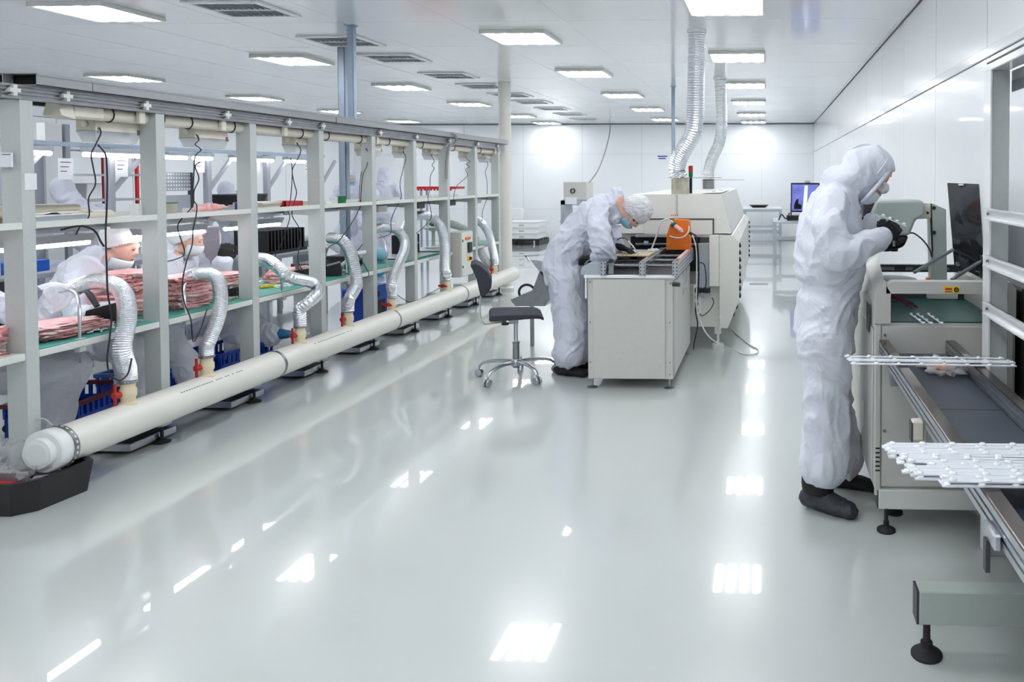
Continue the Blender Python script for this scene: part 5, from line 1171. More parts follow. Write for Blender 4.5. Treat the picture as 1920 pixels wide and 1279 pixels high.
# ------------------------------------------------------------------ worker bending over the conveyor table
YM = 5.98
w2 = thing('person', 'person in thin white coverall and hairnet bending over the conveyor table', 'person', (-1.58, YM, 0))
mb = MB()
tor = [(1062, 528, .155, .17), (1060, 497, .165, .195), (1066, 470, .16, .19), (1080, 450, .15, .19), (1098, 425, .15, .175), (1118, 403, .145, .18), (1138, 388, .115, .17), (1152, 384, .08, .12)]
ps_ = [B(a, b) for a, b, _, _ in tor]
mb.tube(ps_, [(c, d) for _, _, c, d in tor], 24, True, (.55, 0, -.6))
HC = B(1190, 399); HF, HU = V(.3, 0, -.95), V(.95, 0, .3); r_, f_, u_, R_ = axes(HF, HU)
limb(mb, [B(1148, 388), B(1166, 396), B(1178, 398)], [.075, .06, .058])
head(mb, HC, HF, HU, 1.06)
limb(mb, [B(1124, 394, -.18), B(1121, 425, -.29), B(1130, 462, -.31), B(1136, 478, -.28)], [.08, .088, .088, .078], 16)
limb(mb, [B(1136, 480, -.28), B(1127, 482, -.22), B(1117, 482, -.17)], [.07, .055, .048], 14)
limb(mb, [B(1132, 392, .19), B(1146, 425, .24), B(1150, 455, .2), B(1160, 462, .08)], [.08, .078, .07, .05], 16)
limb(mb, [B(1060, 515, -.09), B(1066, 560, -.1), B(1070, 610, -.12), B(1068, 640, -.13), B(1064, 662, -.13)], [.135, .128, .115, .112, .115], 18)
limb(mb, [B(1066, 515, .09), B(1078, 570, .1), B(1082, 620, .1), B(1084, 645, .08), B(1086, 662, .08)], [.135, .12, .108, .1, .1], 18)
# turned-back collar of the hood
mb.tube([B(1152, 420), B(1150, 396), B(1154, 374), B(1159, 356), B(1161, 351)], [(.05, .1), (.08, .13), (.072, .13), (.045, .09), (.012, .03)], 16, True, (1, 0, 0))
hcn = np.array(HC); un = np.array(u_); fn = np.array(f_)
reg = [(lambda co: (((co-hcn) @ un > -.1) & (np.linalg.norm(co-hcn, axis=1) < .2) & ((co-hcn) @ fn > -.16)), 'skin'),
       (lambda co: (((co-hcn) @ un > -.02) & (np.linalg.norm(co-hcn, axis=1) < .2) & ((co-hcn) @ fn < .065)), 'hair')]
finish(mb, w2, .0095, reg, 'coverall_thin', .015, 9.)
shell(HC, HF, HU, (.1, .122, .122), (0, -.018, .03), lambda p: p.z > -.035 + p.y*.55, 'hairnet', 'hairnet', w2, 64, 44, .045, 3)
shell(HC, HF, HU, (.073, .1, .075), (0, .016, -.06), lambda p: p.y > .02 and -.125 < p.z < -.055, 'mask', 'mask_blue', w2)
eyes(HC, HF, HU, w2, 1.06)
MB().tube([HC+f_*.07-u_*.06-r_*-.07, HC+f_*.03-u_*.02+r_*.077, HC-f_*.01+r_*.08], .0025, 5).build('mask_strap', 'mask_white', w2)
glove(B(1116, 482, -.17), (-.85, .4, -.1), (.2, .1, .95), 1, 'glove', 'glove_black', w2, .6, 1.1)
glove(B(1163, 463, .06), (.85, -.4, -.28), (.25, .1, .9), -1, 'glove', 'glove_black', w2, .6, 1.2)
shoe(V(-1.68, 5.9, 0), V(-1.42, 5.82, 0), B(1064, 680, -.13), .1, .1, 'shoe_cover', 'glove_black', w2, 2)
shoe(V(-1.58, 6.1, 0), V(-1.31, 6.06, 0), B(1086, 680, .08), .1, .1, 'shoe_cover', 'glove_black', w2, 4)
MB().tube([B(1178, 452, -.05), B(1187, 462, -.1), B(1193, 470, -.12)], [.006, .006, .002], 8).build('soldering_pen', 'cable_white', smooth=True, label='white soldering pen in the bending worker\'s gloved hand', cat='pen')
cable([B(1178, 452, -.05), B(1172, 447, 0), B(1162, 447, .05), B(1152, 455, .1)], .004, 'cable_black', 'black lead of the soldering pen over the worker\'s hand')
# ------------------------------------------------------------------ seated workers at the bench
def seated(lab, HCp, HF, HU, spine, sh, arms, legs, skin_face=True, voxel=.011, seed=0., base_m='coverall', net=True, maskm='mask_white', mask_low=False, gl=None, shoes=()):
    base_ = spine[0]; t = thing('person', lab, 'person', (base_[0].x, base_[0].y, 0)); mb = MB()
    fwd = V(HF.x, HF.y, 0).normalized()
    mb.tube([p for p, _, _ in spine], [(a, b) for _, a, b in spine], 22, True, tuple(fwd))
    for p in sh: mb.ell(p, (.085, .085, .085))
    r, f_, u, R = axes(HF, HU); top = spine[-1][0]
    limb(mb, [top, top.lerp(HCp-u*.1, .6), HCp-u*.07-f_*.02], [.075, .06, .058])
    head(mb, HCp, HF, HU)
    for pts, rad in arms+legs: limb(mb, pts, rad, 14)
    hc, un_ = np.array(HCp), np.array(u); fn_ = np.array(f_)
    reg = [(lambda co: ((co-hc) @ un_ > -.11) & (np.linalg.norm(co-hc, axis=1) < .19) & ((co-hc) @ fn_ > -.04), 'skin')]
    if not skin_face: reg = []
    finish(mb, t, voxel, reg, base_m, .011, seed)
    if net: shell(HCp, HF, HU, (.1, .122, .11), (0, -.016, .032), lambda p: p.z > -.005 + p.y*.75, 'hairnet', 'hairnet_far', t, 64, 44, .04, seed)
    if maskm:
        lo = .05 if mask_low else 0
        shell(HCp-u*lo+f_*(-.012 if mask_low else 0), HF, HU, (.072, .1, .075), (0, .016, -.055), lambda p: p.y > .02 and -.115 < p.z < -.03, 'mask', maskm, t)
    eyes(HCp, HF, HU, t)
    for a in gl or (): glove(*a[:4], 'glove', 'glove_black', t, *a[4:])
    for s_ in shoes: shoe(*s_[:3], .1, .1, 'shoe_cover', s_[3], t, seed)
    return t
# nearest worker with a bare face
HCp = P(229, 458, X=-4.22)
seated('seated person in white coat and hairnet, mask pulled below the chin', HCp, V(.82, .28, -.4), V(.4, .1, .9),
       [(P(112, 640, X=-4.62), .15, .19), (P(122, 600, X=-4.6), .16, .2), (P(140, 560, X=-4.52), .15, .19), (P(162, 520, X=-4.44), .155, .2), (P(185, 492, X=-4.36), .12, .2), (P(198, 482, X=-4.31), .08, .1)],
       [P(160, 505, X=-4.25), P(212, 500, X=-4.55)],
       [([P(160, 505, X=-4.25), P(140, 550, X=-4.2), P(150, 597, X=-4.12), P(185, 585, X=-3.98), P(215, 578, X=-3.9)], [.085, .085, .075, .06, .05]),
        ([P(212, 500, X=-4.55), P(232, 540, X=-4.45), P(255, 570, X=-4.3), P(262, 570, X=-4.1)], [.08, .08, .07, .05])],
       [([P(118, 640, X=-4.5), P(190, 645, X=-4.15), P(238, 650, X=-3.92)], [.12, .105, .09]), ([P(238, 650, X=-3.92), P(246, 690, X=-3.95), P(250, 745, X=-3.98)], [.09, .085, .095]),
        ([P(140, 630, X=-4.6), P(230, 625, X=-4.3), P(310, 620, X=-4.05)], [.12, .105, .09]), ([P(310, 620, X=-4.05), P(335, 665, X=-4.0), P(358, 702, X=-3.95)], [.092, .09, .1])],
       seed=3., mask_low=True, shoes=((P(352, 722, X=-3.98)*1-V(0, 0, P(352, 722, X=-3.98).z), V(-3.72, P(360, 722, X=-3.98).y+.1, 0), P(358, 706, X=-3.95), 'glove_black'),))
# second worker with a face mask and a raised gloved hand
HCp = P(352, 448, X=-4.35)
seated('seated person in white coat and face mask with one gloved hand raised', HCp, V(.8, .45, -.25), V(.25, .1, .95),
       [(P(300, 610, X=-4.75), .15, .19), (P(306, 575, X=-4.72), .16, .2), (P(315, 540, X=-4.65), .15, .19), (P(325, 505, X=-4.57), .155, .2), (P(336, 480, X=-4.48), .12, .2), (P(343, 472, X=-4.43), .08, .1)],
       [P(318, 490, X=-4.38), P(362, 485, X=-4.65)],
       [([P(318, 490, X=-4.38), P(310, 535, X=-4.35), P(325, 565, X=-4.2), P(355, 555, X=-4.05)], [.085, .085, .072, .05]),
        ([P(362, 485, X=-4.65), P(388, 530, X=-4.55), P(408, 535, X=-4.4), P(415, 505, X=-4.32), P(418, 492, X=-4.3)], [.08, .08, .075, .065, .06])],
       [([P(305, 612, X=-4.6), P(370, 608, X=-4.3), P(435, 600, X=-4.05)], [.12, .105, .09]), ([P(435, 600, X=-4.05), P(442, 630, X=-4.05), P(448, 665, X=-4.05)], [.09, .085, .095]),
        ([P(320, 608, X=-4.7), P(400, 598, X=-4.45), P(455, 590, X=-4.2)], [.12, .1, .09]), ([P(455, 590, X=-4.2), P(480, 612, X=-4.05), P(505, 630, X=-3.9)], [.09, .085, .08])],
       seed=6., voxel=.012, gl=((P(418, 490, X=-4.3), (.25, .1, 1), (.6, -.7, .1), 1, 1.1, 1.2),), shoes=((P(505, 640, X=-3.92), P(552, 632, X=-3.72), P(507, 632, X=-3.9), 'shoe_blue'),))
# worker cut off by the left edge: sleeve and knee in view
HCp = V(-4.5, 3.55, 1.18)
seated('person in white coverall at the left edge, grey knee beside the nearest post', HCp, V(.85, .2, -.35), V(.35, .1, .92),
       [(V(-4.85, 3.5, .5), .15, .19), (V(-4.83, 3.5, .62), .16, .2), (V(-4.76, 3.51, .78), .15, .19), (V(-4.68, 3.52, .92), .155, .2), (V(-4.6, 3.53, 1.02), .12, .2), (V(-4.56, 3.54, 1.06), .08, .1)],
       [V(-4.6, 3.33, 1.0), V(-4.62, 3.72, 1.0)],
       [([V(-4.6, 3.33, 1.0), V(-4.45, 3.25, .85), V(-4.2, 3.3, .8), V(-4.0, 3.4, .79)], [.085, .08, .07, .05]), ([V(-4.62, 3.72, 1.0), V(-4.4, 3.95, .92), V(-4.2, 4.02, .83), V(-4.0, 3.9, .79)], [.085, .085, .08, .055])],
       [([V(-4.8, 3.45, .5), V(-4.3, 3.62, .54), P(128, 690, X=-3.92)], [.13, .12, .105]), ([P(128, 690, X=-3.92), P(112, 740, X=-3.95), P(90, 790, X=-3.98)], [.105, .1, .11]),
        ([V(-4.8, 3.6, .5), V(-4.35, 3.9, .53), V(-4.05, 4.0, .52)], [.12, .11, .095]), ([V(-4.05, 4.0, .52), V(-4.08, 4.0, .3), V(-4.1, 4.0, .1)], [.095, .09, .09])],
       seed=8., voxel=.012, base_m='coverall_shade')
# stools of the seated workers
def stool(x, y, rz, lab, back=True):
    t = thing('work_chair', lab, 'chair', (0, 0, 0), 'black work chairs at the long bench')
    MB().lathe([(.05, .4), (.2, .405), (.215, .43), (.2, .455), (.05, .46)], (0, 0, 0), 22).build('seat', 'black_rubber', t, smooth=True)
    MB().cyl((0, 0, .1), (0, 0, .4), .022, n=12).build('column', 'dark_grey', t, smooth=True)
    MB().lathe([(.035, .2), (.035, .24)], (0, 0, 0), 14).build('collar', 'dark_grey', t, smooth=True)
    for k in range(5):
        a = 2*math.pi*k/5+.3; l_ = MB().tube([(0, 0, .11), (.2*math.cos(a), .2*math.sin(a), .08), (.27*math.cos(a), .27*math.sin(a), .06)], [.022, .017, .014], 8).build('leg', 'dark_grey', t, smooth=True)
        MB().lathe([(.01, -.012), (.028, -.012), (.028, .012), (.01, .012)], (.27*math.cos(a), .27*math.sin(a), .028), 14, Matrix.Rotation(math.pi/2, 3, 'X')).build('caster', 'black_rubber', l_, smooth=True)
    if back:
        b_ = MB()
        for i in range(9):
            pass
        b_.tube([(-.25, 0, .62), (-.265, 0, .72), (-.27, 0, .82), (-.265, 0, .92)], [(.02, .1), (.03, .19), (.03, .2), (.015, .13)], 16, True, (1, 0, 0)); b_.build('backrest', 'black_rubber', t, smooth=True)
        MB().tube(spline([(-.1, 0, .42), (-.24, 0, .43), (-.27, 0, .52), (-.26, 0, .7)], 5), .014, 8).build('back_bracket', 'dark_grey', t, smooth=True)
    t.location = (x, y, 0); t.rotation_euler[2] = rz
p_ = P(112, 640, X=-4.6); stool(-4.6, p_.y, .3, 'black work chair under the nearest seated worker')
p_ = P(305, 612, X=-4.72); stool(-4.72, p_.y, .4, 'black work chair under the masked seated worker')
stool(-4.85, 3.48, .2, 'black work chair under the worker at the left edge')
# ================================================================== BACKGROUND LEFT: SECOND BENCH ROW
XB = -6.3
b2 = thing('rear_workbench', 'second grey workbench row with diagonal braces behind the long bench', 'workbench', (XB, 7.6, 0))
for k, y in enumerate((5.9, 6.95, 8.2, 9.2, 10.3)):
    MB().box(XB-.03, XB+.03, y-.03, y+.03, 0, 1.86, .003).build('post', 'far_grey', b2)
    MB().bar((XB, y, 1.42), (XB+.0, y+.4, 1.82), .03, .04).build('brace', 'far_grey', b2)
    MB().box(XB-.38, XB, y-.025, y+.025, 0.0, .72).build('side_frame', 'far_grey', b2)
for k, (y0, y1) in enumerate(((5.9, 6.95), (6.95, 8.2), (8.2, 9.2), (9.2, 10.3))):
    MB().box(XB-.4, XB+.05, y0+.005, y1-.005, .72, .76, .003).build('table_top', 'far_grey', b2)
    MB().box(XB-.36, XB, y0+.035, y1-.035, .3, .33, .003).build('lower_shelf', 'far_grey', b2)
    MB().box(XB-.36, XB+.03, y0+.035, y1-.035, 1.2, 1.225, .003).build('upper_shelf', 'far_grey', b2)
MB().box(XB-.03, XB+.03, 5.2, 10.4, 1.86, 1.9, .003).build('top_rail', 'blue_strut', b2)
for k, (y0, y1) in enumerate(((5.98, 6.28), (6.6, 7.22), (7.52, 7.8), (7.9, 8.16), (8.47, 8.66), (8.95, 9.2), (9.45, 9.86))):
    t = thing('rear_strip_lamp', 'glowing strip lamp on the rear bench, %s from the left' % ORD[k].replace('nearest', 'first'), 'lamp', (XB+.06, y0, 1.77), 'lit strip lamps of the rear bench')
    MB().box(XB+.04, XB+.12, y0, y1, 1.81, 1.85, .004).build('housing', 'panel_grey', t)
    MB().cyl((XB+.08, y0, 1.79), (XB+.08, y1, 1.79), .02, n=10).build('tube', 'tube_light_far', t, smooth=True)
for k, (x, y) in enumerate(((40, 318), (120, 322), (225, 318), (372, 312), (478, 314), (575, 318))):
    q = P(x, y, X=XB+.02); pn = MB().box(XB+.034, XB+.037, q.y-.07, q.y+.07, q.z-.07, q.z+.12).build('paper_notice', 'paper', label='white paper notice hung on the rear bench, %s from the left' % ('first', 'second', 'third', 'fourth', 'fifth', 'sixth')[k], cat='notice', group='notices on the rear bench')
    for j in range(3): MB().box(XB+.037, XB+.0385, q.y-.05, q.y+.05-.02*j, q.z+.08-.04*j, q.z+.088-.04*j).build('print', 'ink', pn)
# perforated panel
pb = thing('pegboard', 'grey perforated tool panel standing on the rear bench', 'tool panel', (XB+.2, 7.8, .76))
a, b = P(300, 323, X=-6.4), P(357, 382, X=-6.4)
for z0, z1 in ((a.z-.2, a.z), (b.z-.05, b.z+.1)): MB().box(-6.41, -6.39, a.y, b.y, z0, z1).build('panel', 'far_grey', pb)
MB().box(-6.42, -6.38, b.y-.01, b.y+.02, 1.225, a.z).build('upright', 'dark_grey', pb); MB().box(-6.42, -6.38, a.y-.02, a.y+.01, 1.225, a.z).build('upright', 'dark_grey', pb)
h = MB(); ny = 11
for i in range(ny):
    for j in range(5): h.cyl((-6.392, a.y+(b.y-a.y)*(i+.5)/ny, a.z-.02-.04*j), (-6.386, a.y+(b.y-a.y)*(i+.5)/ny, a.z-.02-.04*j), .011, n=6)
h.build('holes', 'white_plastic', pb, kind='stuff')
# storage rack with red uprights near the left wall
rk = thing('storage_rack', 'tall storage rack with red uprights near the left wall', 'rack', (-9.4, 9.3, 0))
for y in (8.2, 10.6):
    for x in (-9.7, -9.2): MB().box(x-.018, x+.018, y-.018, y+.018, 1.2, 1.98).build('upright', 'red', rk); MB().box(x-.018, x+.018, y-.018, y+.018, 0, 1.2).build('lower_upright', 'far_grey', rk)
for z in (.3, .8, 1.25, 1.6, 1.95): MB().box(-9.73, -9.17, 8.17, 10.63, z, z+.03).build('shelf', 'far_grey', rk)
for k in range(7): MB().box(-9.6, -9.3, 8.4+.3*k, 8.4+.3*k+.24, (.83, 1.28)[k % 2], (.83, 1.28)[k % 2]+.22, .01).build('storage_carton', 'white_plastic' if k % 3 else 'lilac', label='pale carton on the red storage rack, place %s' % ('one', 'two', 'three', 'four', 'five', 'six', 'seven')[k], cat='carton', group='cartons on the red rack')
# grey partition and cabinets at the far left
pt = thing('partition', 'tall grey partition panel with white posts at the far left', 'partition', (-8.2, 7.2, 0))
a, b = P(42, 300, X=-8.2), P(78, 300, X=-8.2)
MB().box(-8.22, -8.18, a.y-.6, b.y, 0, 2.0).build('panel', 'far_grey', pt)
MB().box(-8.25, -8.15, b.y, b.y+.2, 0, 2.2).build('post', 'white_plastic', pt); MB().box(-8.25, -8.15, b.y+.24, b.y+.3, 0, 2.2).build('post', 'far_grey', pt)
def black_crate(c, s, lab):
    t = thing('black_crate', lab, 'crate', c); x, y, z = c; a, b, h = s
    MB().hexa([(x-a*.42, y-b*.42, z), (x+a*.42, y-b*.42, z), (x+a*.42, y+b*.42, z), (x-a*.42, y+b*.42, z), (x-a/2, y-b/2, z+h), (x+a/2, y-b/2, z+h), (x+a/2, y+b/2, z+h), (x-a/2, y+b/2, z+h)]).build('tub', 'black_plastic', t)
    MB().box(x-a*.53, x+a*.53, y-b*.53, y+b*.53, z+h-.012, z+h+.004, .003).build('rim', 'dark_grey', t)
q = P(515, 364, X=-6.0); black_crate((-6.45, q.y, 1.226), (.35, .5, .15), 'black plastic crate on the rear bench shelf')
crumple((-6.4, q.y+.05, 1.405), (.06, .14, .035), 'mask_blue', 'shoe_cover', None, .3, 3, label='pale blue shoe cover lying on the black crate', cat='shoe cover')
mg = thing('magazine_rack', 'black slotted board magazine on a grey table behind the long bench', 'magazine', (-5.3, 7.6, .6))
q = P(505, 460, X=-5.4)
MB().box(-5.6, -5.2, q.y-.3, q.y+.35, .77, .8).build('base', 'black_plastic', mg)
fin = MB().obox((0, 0, .11), (.36, .02, .22)).mesh('fin', 'black_plastic')
for k in range(12): inst(None, 'fin', fin, mg, (-5.4, q.y-.28+.055*k, .8))
tb = thing('side_table', 'grey metal table under the black board magazine', 'table', (-5.4, q.y, 0))
MB().box(-5.7, -5.1, q.y-.5, q.y+.6, .73, .769, .003).build('top', 'far_grey', tb)
for x in (-5.67, -5.13):
    for y in (q.y-.46, q.y+.56): MB().box(x-.02, x+.02, y-.02, y+.02, 0, .73).build('leg', 'far_grey', tb)
MB().box(-5.66, -5.14, q.y-.46, q.y+.56, .3, .32).build('lower_shelf', 'far_grey', tb)
tb2 = thing('side_table', 'grey metal rack table left of the nearest seated worker', 'table', (-6.0, 5.2, 0))
MB().box(-6.2, -5.6, 4.7, 6.0, .8, .84, .003).build('top', 'far_grey', tb2)
for x in (-6.17, -5.63):
    for y in (4.74, 5.96): MB().box(x-.03, x+.03, y-.03, y+.03, 0, .8).build('leg', 'far_grey', tb2)
MB().box(-5.9, -5.7, 5.1, 5.35, .84, .96, .005).build('parts_box', 'cream', label='cream parts box on the grey rack table', cat='box')
MB().box(-5.95, -5.72, 5.45, 5.75, .84, .93, .005).build('parts_box', 'blue_paint', label='blue parts box on the grey rack table', cat='box')
pr_ = thing('lilac_cabinet', 'pale lilac cabinet behind the masked seated worker', 'cabinet', (-5.2, 6.4, 0))
a, b = P(385, 430, X=-5.2), P(412, 430, X=-5.2); MB().box(-5.4, -5.2, a.y-.15, b.y, 0, 1.12, .006).build('case', 'lilac', pr_); MB().box(-5.2, -5.19, a.y-.1, b.y-.05, .5, 1.0, .004).build('door', 'lilac', pr_)
# ------------------------------------------------------------------ background people: hooded coveralls
def hooded(lab, x, y, rz, lean=.25, s=1., sit=True, seed=0., face=None, low=0.):
    t = thing('person', lab, 'person', (0, 0, 0)); mb = MB(); h0 = .5 if sit else .88
    def T(a, b, c): return V(a*s, b*s, (c-low)*s)
    up = .56
    sp = [(0, 0, h0-.05), (0, 0, h0+.06), (lean*.35, 0, h0+.22), (lean*.7, 0, h0+.4), (lean*.95, 0, h0+.52), (lean*1.05, 0, h0+.57)]
    mb.tube([T(*p) for p in sp], [(.16, .2), (.16, .2), (.14, .18), (.14, .2), (.11, .19), (.08, .1)], 20, True, (1, 0, 0))
    hc = T(lean*1.3+.05, 0, h0+.72); f_ = V(.85, 0, -.5); mb.ell(hc, (.115, .1, .13)); limb(mb, [T(lean*1.0, 0, h0+.56), hc-V(.03, 0, .06)], [.1, .1])
    mb.ell(hc+V(.05, 0, -.02), (.075, .07, .1))
    for sy in (-1, 1):
        limb(mb, [T(lean*.95, .2*sy, h0+.5), T(lean+.02, .29*sy, h0+.3), T(lean+.18, .24*sy, h0+.18), T(lean+.38, .1*sy, h0+.27)], [.085, .082, .075, .05], 14)
        if sit: limb(mb, [T(0, .1*sy, h0), T(.42, .12*sy, h0+.02), T(.43, .13*sy, .25), T(.42, .13*sy, .1)], [.12, .1, .085, .09], 14)
        else: limb(mb, [T(0, .1*sy, h0), T(.03, .11*sy, .5), T(0, .12*sy, .08)], [.13, .11, .11], 14)
    hn = np.array(hc); reg = [(lambda co: ((co-hn) @ np.array((.9, 0, -.4)) > .085) & (np.linalg.norm(co-hn, axis=1) < .17), 'skin')] if face else []
    finish(mb, t, .018, reg, 'coverall_thin', .012, seed, 4)
    if face: shell(hc+V(.03, 0, -.02), (.9, 0, -.4), (.4, 0, .9), (.08, .1, .08), (0, .01, -.03), lambda p: p.y > .03 and p.z < .0, 'mask', 'mask_blue', t)
    for sy in (-1, 1):
        a = T(lean+.4, .09*sy, h0+.28); MB().ell(a, (.06, .04, .035)).build('glove', 'mask_white', t, smooth=True)
        if sit: MB().ell(T(.48, .13*sy, .05), (.13, .05, .05)).build('shoe', 'shoe_blue', t, smooth=True)
        else: MB().ell(T(.05, .12*sy, .05), (.13, .05, .05)).build('shoe', 'shoe_blue', t, smooth=True)
    t.location = (x, y, 0); t.rotation_euler[2] = rz
q = P(205, 400, X=-6.98); hooded('person in white hooded coverall bowed over the rear bench under the strip lamp', -6.98, q.y, 3.0, .35, 1.2, True, 3.)
q = P(22, 400, X=-7.0); hooded('rounded white back of a coverall beside the nearest post', -7.0, q.y, 3.6, .3, 1.25, True, 5.)
q = P(448, 380, X=-7.0); hooded('person in white hooded coverall seen from behind at the pegboard bench', -7.0, q.y, 2.6, .2, 1.15, True, 7.)
q = P(717, 400, Y=13.2); hooded('person in white hooded coverall standing with the back turned by the far wall', q.x, 13.2, 1.75, .05, 1.03, False, 9.)
q = P(662, 400, Y=13.6); hooded('person with a blue face mask standing behind the steel strut', q.x, 13.6, -1.2, .05, 1.0, False, 11., True)
q = P(636, 400, Y=11.5); hooded('person in white coverall crouched low behind the green spool', q.x, 11.5, .5, .3, 1.05, True, 13.)
# red tray stand
rt = thing('red_tray_stand', 'red serrated tray on thin blue legs by the far wall', 'stand', (-5.5, 12.4, 0))
a, b = P(775, 352, Y=12.5), P(862, 352, Y=12.5)
MB().box(a.x, b.x, 12.3, 12.7, a.z-.02, a.z+.02).build('tray', 'red', rt)
tooth = MB().obox((0, 0, 0), (.03, .02, .03)).mesh('tooth', 'red'); n = int((b.x-a.x)/.055)
for k in range(n): inst(None, 'tooth', tooth, rt, (a.x+.02+.055*k, 12.29, a.z-.03))
for x in (a.x+.15, a.x+.25, b.x-.3, b.x-.2): MB().box(x-.015, x+.015, 12.45, 12.48, 0, a.z-.02).build('leg', 'blue_strut', rt)
# ------------------------------------------------------------------ far objects
bx = thing('pallet', 'low black plastic pallet by the far wall', 'pallet', (-5.7, 17.5, 0))
for x in (-6.1, -5.72, -5.34): MB().box(x-.05, x+.05, 17.15, 17.95, 0, .11, .004).build('runner', 'black_plastic', bx)
for y in (17.2, 17.4, 17.6, 17.8): MB().box(-6.17, -5.27, y-.06, y+.06, .11, .14, .004).build('deck_board', 'black_plastic', bx)
for k in range(3):
    z = .141+.135*k; t = thing('white_tray', 'white plastic tray on the black pallet, %s of the stack' % ('lowest', 'middle', 'topmost')[k], 'tray', (-5.72, 17.55, z), 'white trays on the pallet')
    MB().box(-6.1, -5.33, 17.2, 17.9, z, z+.12, .01).build('body', 'white_plastic', t); MB().box(-5.78, -5.66, 17.193, 17.2, z+.04, z+.07).build('handle', 'far_grey', t); MB().box(-6.12, -5.31, 17.18, 17.92, z+.12, z+.134, .004).build('rim', 'white_plastic', t)
q = P(965, 395, Y=17.9); MB().box(q.x-.15, q.x+.15, 17.95, 18.2, 0, q.z+.05, .01).build('white_carton', 'white_plastic', label='tall white carton standing behind the pallet', cat='carton')
gm = thing('bench_press', 'grey machine head with a round dial on a dark column by the far wall', 'machine', (-3.3, 13, 0))
a, b = P(1062, 341, Y=13), P(1105, 375, Y=13); z0 = b.z
MB().box(a.x, b.x, 12.8, 13.3, z0, a.z, .01).build('head', 'machine_grey', gm); c = P(1074, 358, Y=12.8)
MB().lathe([(.03, 0), (.045, 0), (.045, .02), (.03, .02)], c, 18, Matrix.Rotation(math.pi/2, 3, 'X'), False).build('dial', 'dark_grey', gm, smooth=True)
q = P(1060, 372, Y=12.8); MB().box(q.x, q.x+.2, 12.79, 12.8, q.z-.1, q.z+.02).build('notice', 'paper', gm)
MB().box(a.x-.05, a.x+.03, 12.8, 13.3, .0, z0+.0, .004).build('column', 'panel_grey', gm); MB().box(a.x-.05, b.x-.1, 12.8, 13.3, z0-.08, z0, .004).build('bracket', 'panel_grey', gm)
MB().box(a.x-.05, b.x+.1, 12.75, 13.35, .8, .84, .004).build('table', 'panel_grey', gm); MB().box(b.x, b.x+.08, 12.8, 13.3, 0, .8).build('leg', 'panel_grey', gm)
for x in (1083, 1087): c = P(x, 386, Y=12.85); MB().cyl(c, c+V(0, 0, .12), .02, n=10).build('nozzle', 'white_plastic', gm)
cable([P(1105, 342, Y=13.0), P(1122, 318, Y=14), P(1136, 280, Y=16), P(1143, 250, Y=18), P(1144, 234, Y=18.45)], .012, 'cable_grey', 'grey cable rising from the dial machine to the far ceiling', 8)
sg = MB().box(P(1231, 290, Y=18.48).x, P(1253, 290, Y=18.48).x, 18.478, 18.492, P(1242, 305, Y=18.48).z, P(1242, 289, Y=18.48).z).build('wall_sign', 'paper', label='small white sign with blue lettering on the far wall', cat='sign')
for k, (w0, w1_) in enumerate(((1233, 1251), (1235, 1248))):
    a, b = P(w0, 293+4*k, Y=18.47), P(w1_, 293+4*k, Y=18.47); MB().box(a.x, b.x, 18.473, 18.479, a.z-.016, a.z+.012).build('lettering', 'blue_ink', sg)
q = P(797, 300, Y=18.48); MB().box(q.x-.16, q.x+.2, 18.478, 18.492, q.z-.1, q.z+.1).build('wall_sign', 'paper', label='white notice on the far wall behind the sixth lamp', cat='sign')
# tables at the right rear
ta = thing('steel_table', 'white topped steel table by the far wall right of the oven', 'table', (-.05, 17.6, 0))
a, b = P(1393, 390, Y=17.3), P(1466, 390, Y=17.3)
MB().box(a.x, b.x, 17.3, 18.1, a.z-.03, a.z, .004).build('top', 'white_plastic', ta); MB().box(a.x, b.x, 17.3, 17.34, a.z-.09, a.z-.03).build('rail', 'panel_grey', ta)
for x in (a.x+.03, b.x-.03):
    for y in (17.34, 18.06): MB().box(x-.025, x+.025, y-.025, y+.025, 0, a.z-.03).build('leg', 'panel_grey', ta)
MB().box(a.x, b.x, 17.32, 17.36, .42, .46).build('stretcher', 'panel_grey', ta); MB().box(a.x, b.x, 17.32, 18.06, .28, .31).build('stretcher', 'panel_grey', ta)
tz = a.z; ty = thing('black_dish', 'shallow black dish on the white topped table', 'dish', (0, 17.6, tz)); q0, q1 = P(1407, 385, Y=17.6), P(1439, 385, Y=17.6)
MB().hexa([(q0.x+.06, 17.45, tz), (q1.x-.06, 17.45, tz), (q1.x-.06, 17.8, tz), (q0.x+.06, 17.8, tz), (q0.x, 17.4, tz+.05), (q1.x, 17.4, tz+.05), (q1.x, 17.85, tz+.05), (q0.x, 17.85, tz+.05)]).build('bowl', 'black_plastic', ty)
MB().box(q0.x-.02, q1.x+.02, 17.39, 17.86, tz+.05, tz+.06).build('rim', 'black_plastic', ty)
td = thing('steel_desk', 'grey steel desk behind the standing worker', 'desk', (.5, 14, 0))
a = P(1450, 416, Y=13.4); dz = a.z
MB().box(a.x, 1.1, 13.38, 14.7, dz-.03, dz, .004).build('top', 'panel_grey', td)
for x, y in ((a.x+.03, 13.42), (a.x+.03, 14.66), (1.05, 13.42), (1.05, 14.66)): MB().box(x-.03, x+.03, y-.03, y+.03, 0, dz-.03).build('leg', 'panel_grey', td)
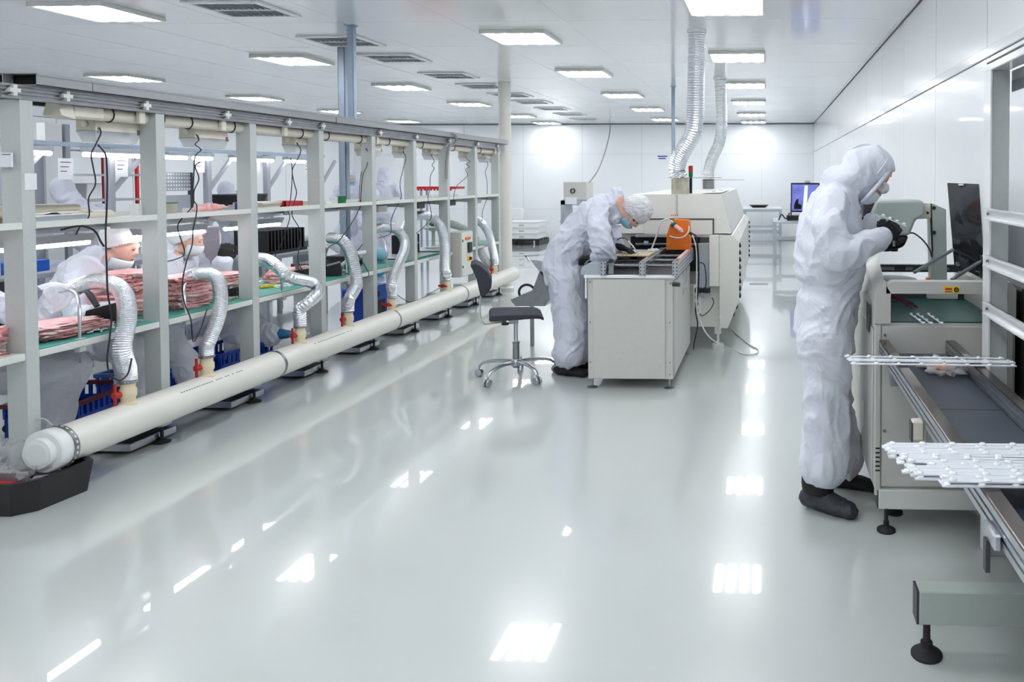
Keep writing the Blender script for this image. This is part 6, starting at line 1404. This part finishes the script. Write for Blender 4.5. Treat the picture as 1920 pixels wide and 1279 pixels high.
MB().box(a.x+.03, 1.05, 13.41, 13.44, dz-.32, dz-.26).build('stretcher', 'panel_grey', td); MB().box(a.x+.03, 1.05, 14.64, 14.67, dz-.45, dz-.39).build('stretcher', 'panel_grey', td); MB().box(a.x+.02, a.x+.05, 13.42, 14.66, dz-.45, dz-.39).build('stretcher', 'panel_grey', td)
mo = thing('monitor', 'flat monitor showing a bluish picture on the grey desk', 'monitor', (.7, 14.2, dz))
a, b = P(1483, 343, Y=14.2), P(1537, 398, Y=14.2)
MB().box(a.x, b.x, 14.2, 14.24, b.z, a.z, .006).build('housing', 'black_plastic', mo); sc_ = MB().box(a.x+.02, b.x-.02, 14.196, 14.2, b.z+.03, a.z-.03).build('screen', 'screen_blue', mo)
MB().prism([(a.x+.22, b.z+.03), (a.x+.3, b.z+.03), (a.x+.32, a.z-.05), (a.x+.26, a.z-.05)], 'y', 14.193, 14.196).build('screen_image', 'screen_light', sc_)
MB().prism([(a.x+.06, b.z+.06), (a.x+.2, b.z+.06), (a.x+.2, b.z+.14), (a.x+.14, b.z+.16), (a.x+.14, b.z+.26), (a.x+.1, b.z+.24), (a.x+.06, b.z+.14)], 'y', 14.192, 14.196).build('screen_image', 'dark_void', sc_)
MB().box(a.x+.2, a.x+.3, 14.2, 14.3, dz, b.z+.1, .004).build('stand', 'black_plastic', mo)
sx_ = thing('camera_rig', 'black measuring rig with loose cables beside the monitor', 'rig', (.4, 13.8, dz)); q = P(1475, 412, Y=13.9)
MB().box(q.x, q.x+.35, 13.8, 14.1, dz, dz+.09, .01).build('base', 'black_plastic', sx_); MB().cyl((q.x+.08, 13.85, dz+.09), (q.x+.08, 13.85, dz+.32), .014, n=8).build('pillar', 'dark_grey', sx_)
MB().tube(spline([(q.x-.15, 13.7, dz+.01), (q.x-.1, 13.7, dz+.12), (q.x-.02, 13.75, dz+.04), (q.x+.05, 13.8, dz+.14)], 6), .012, 6).build('lead', 'cable_black', sx_, smooth=True)
MB().ell((q.x+.4, 14.25, P(1508, 341, Y=14.2).z), (.06, .04, .03)).build('webcam', 'tool_green', smooth=True, label='small pale camera on top of the monitor', cat='camera')
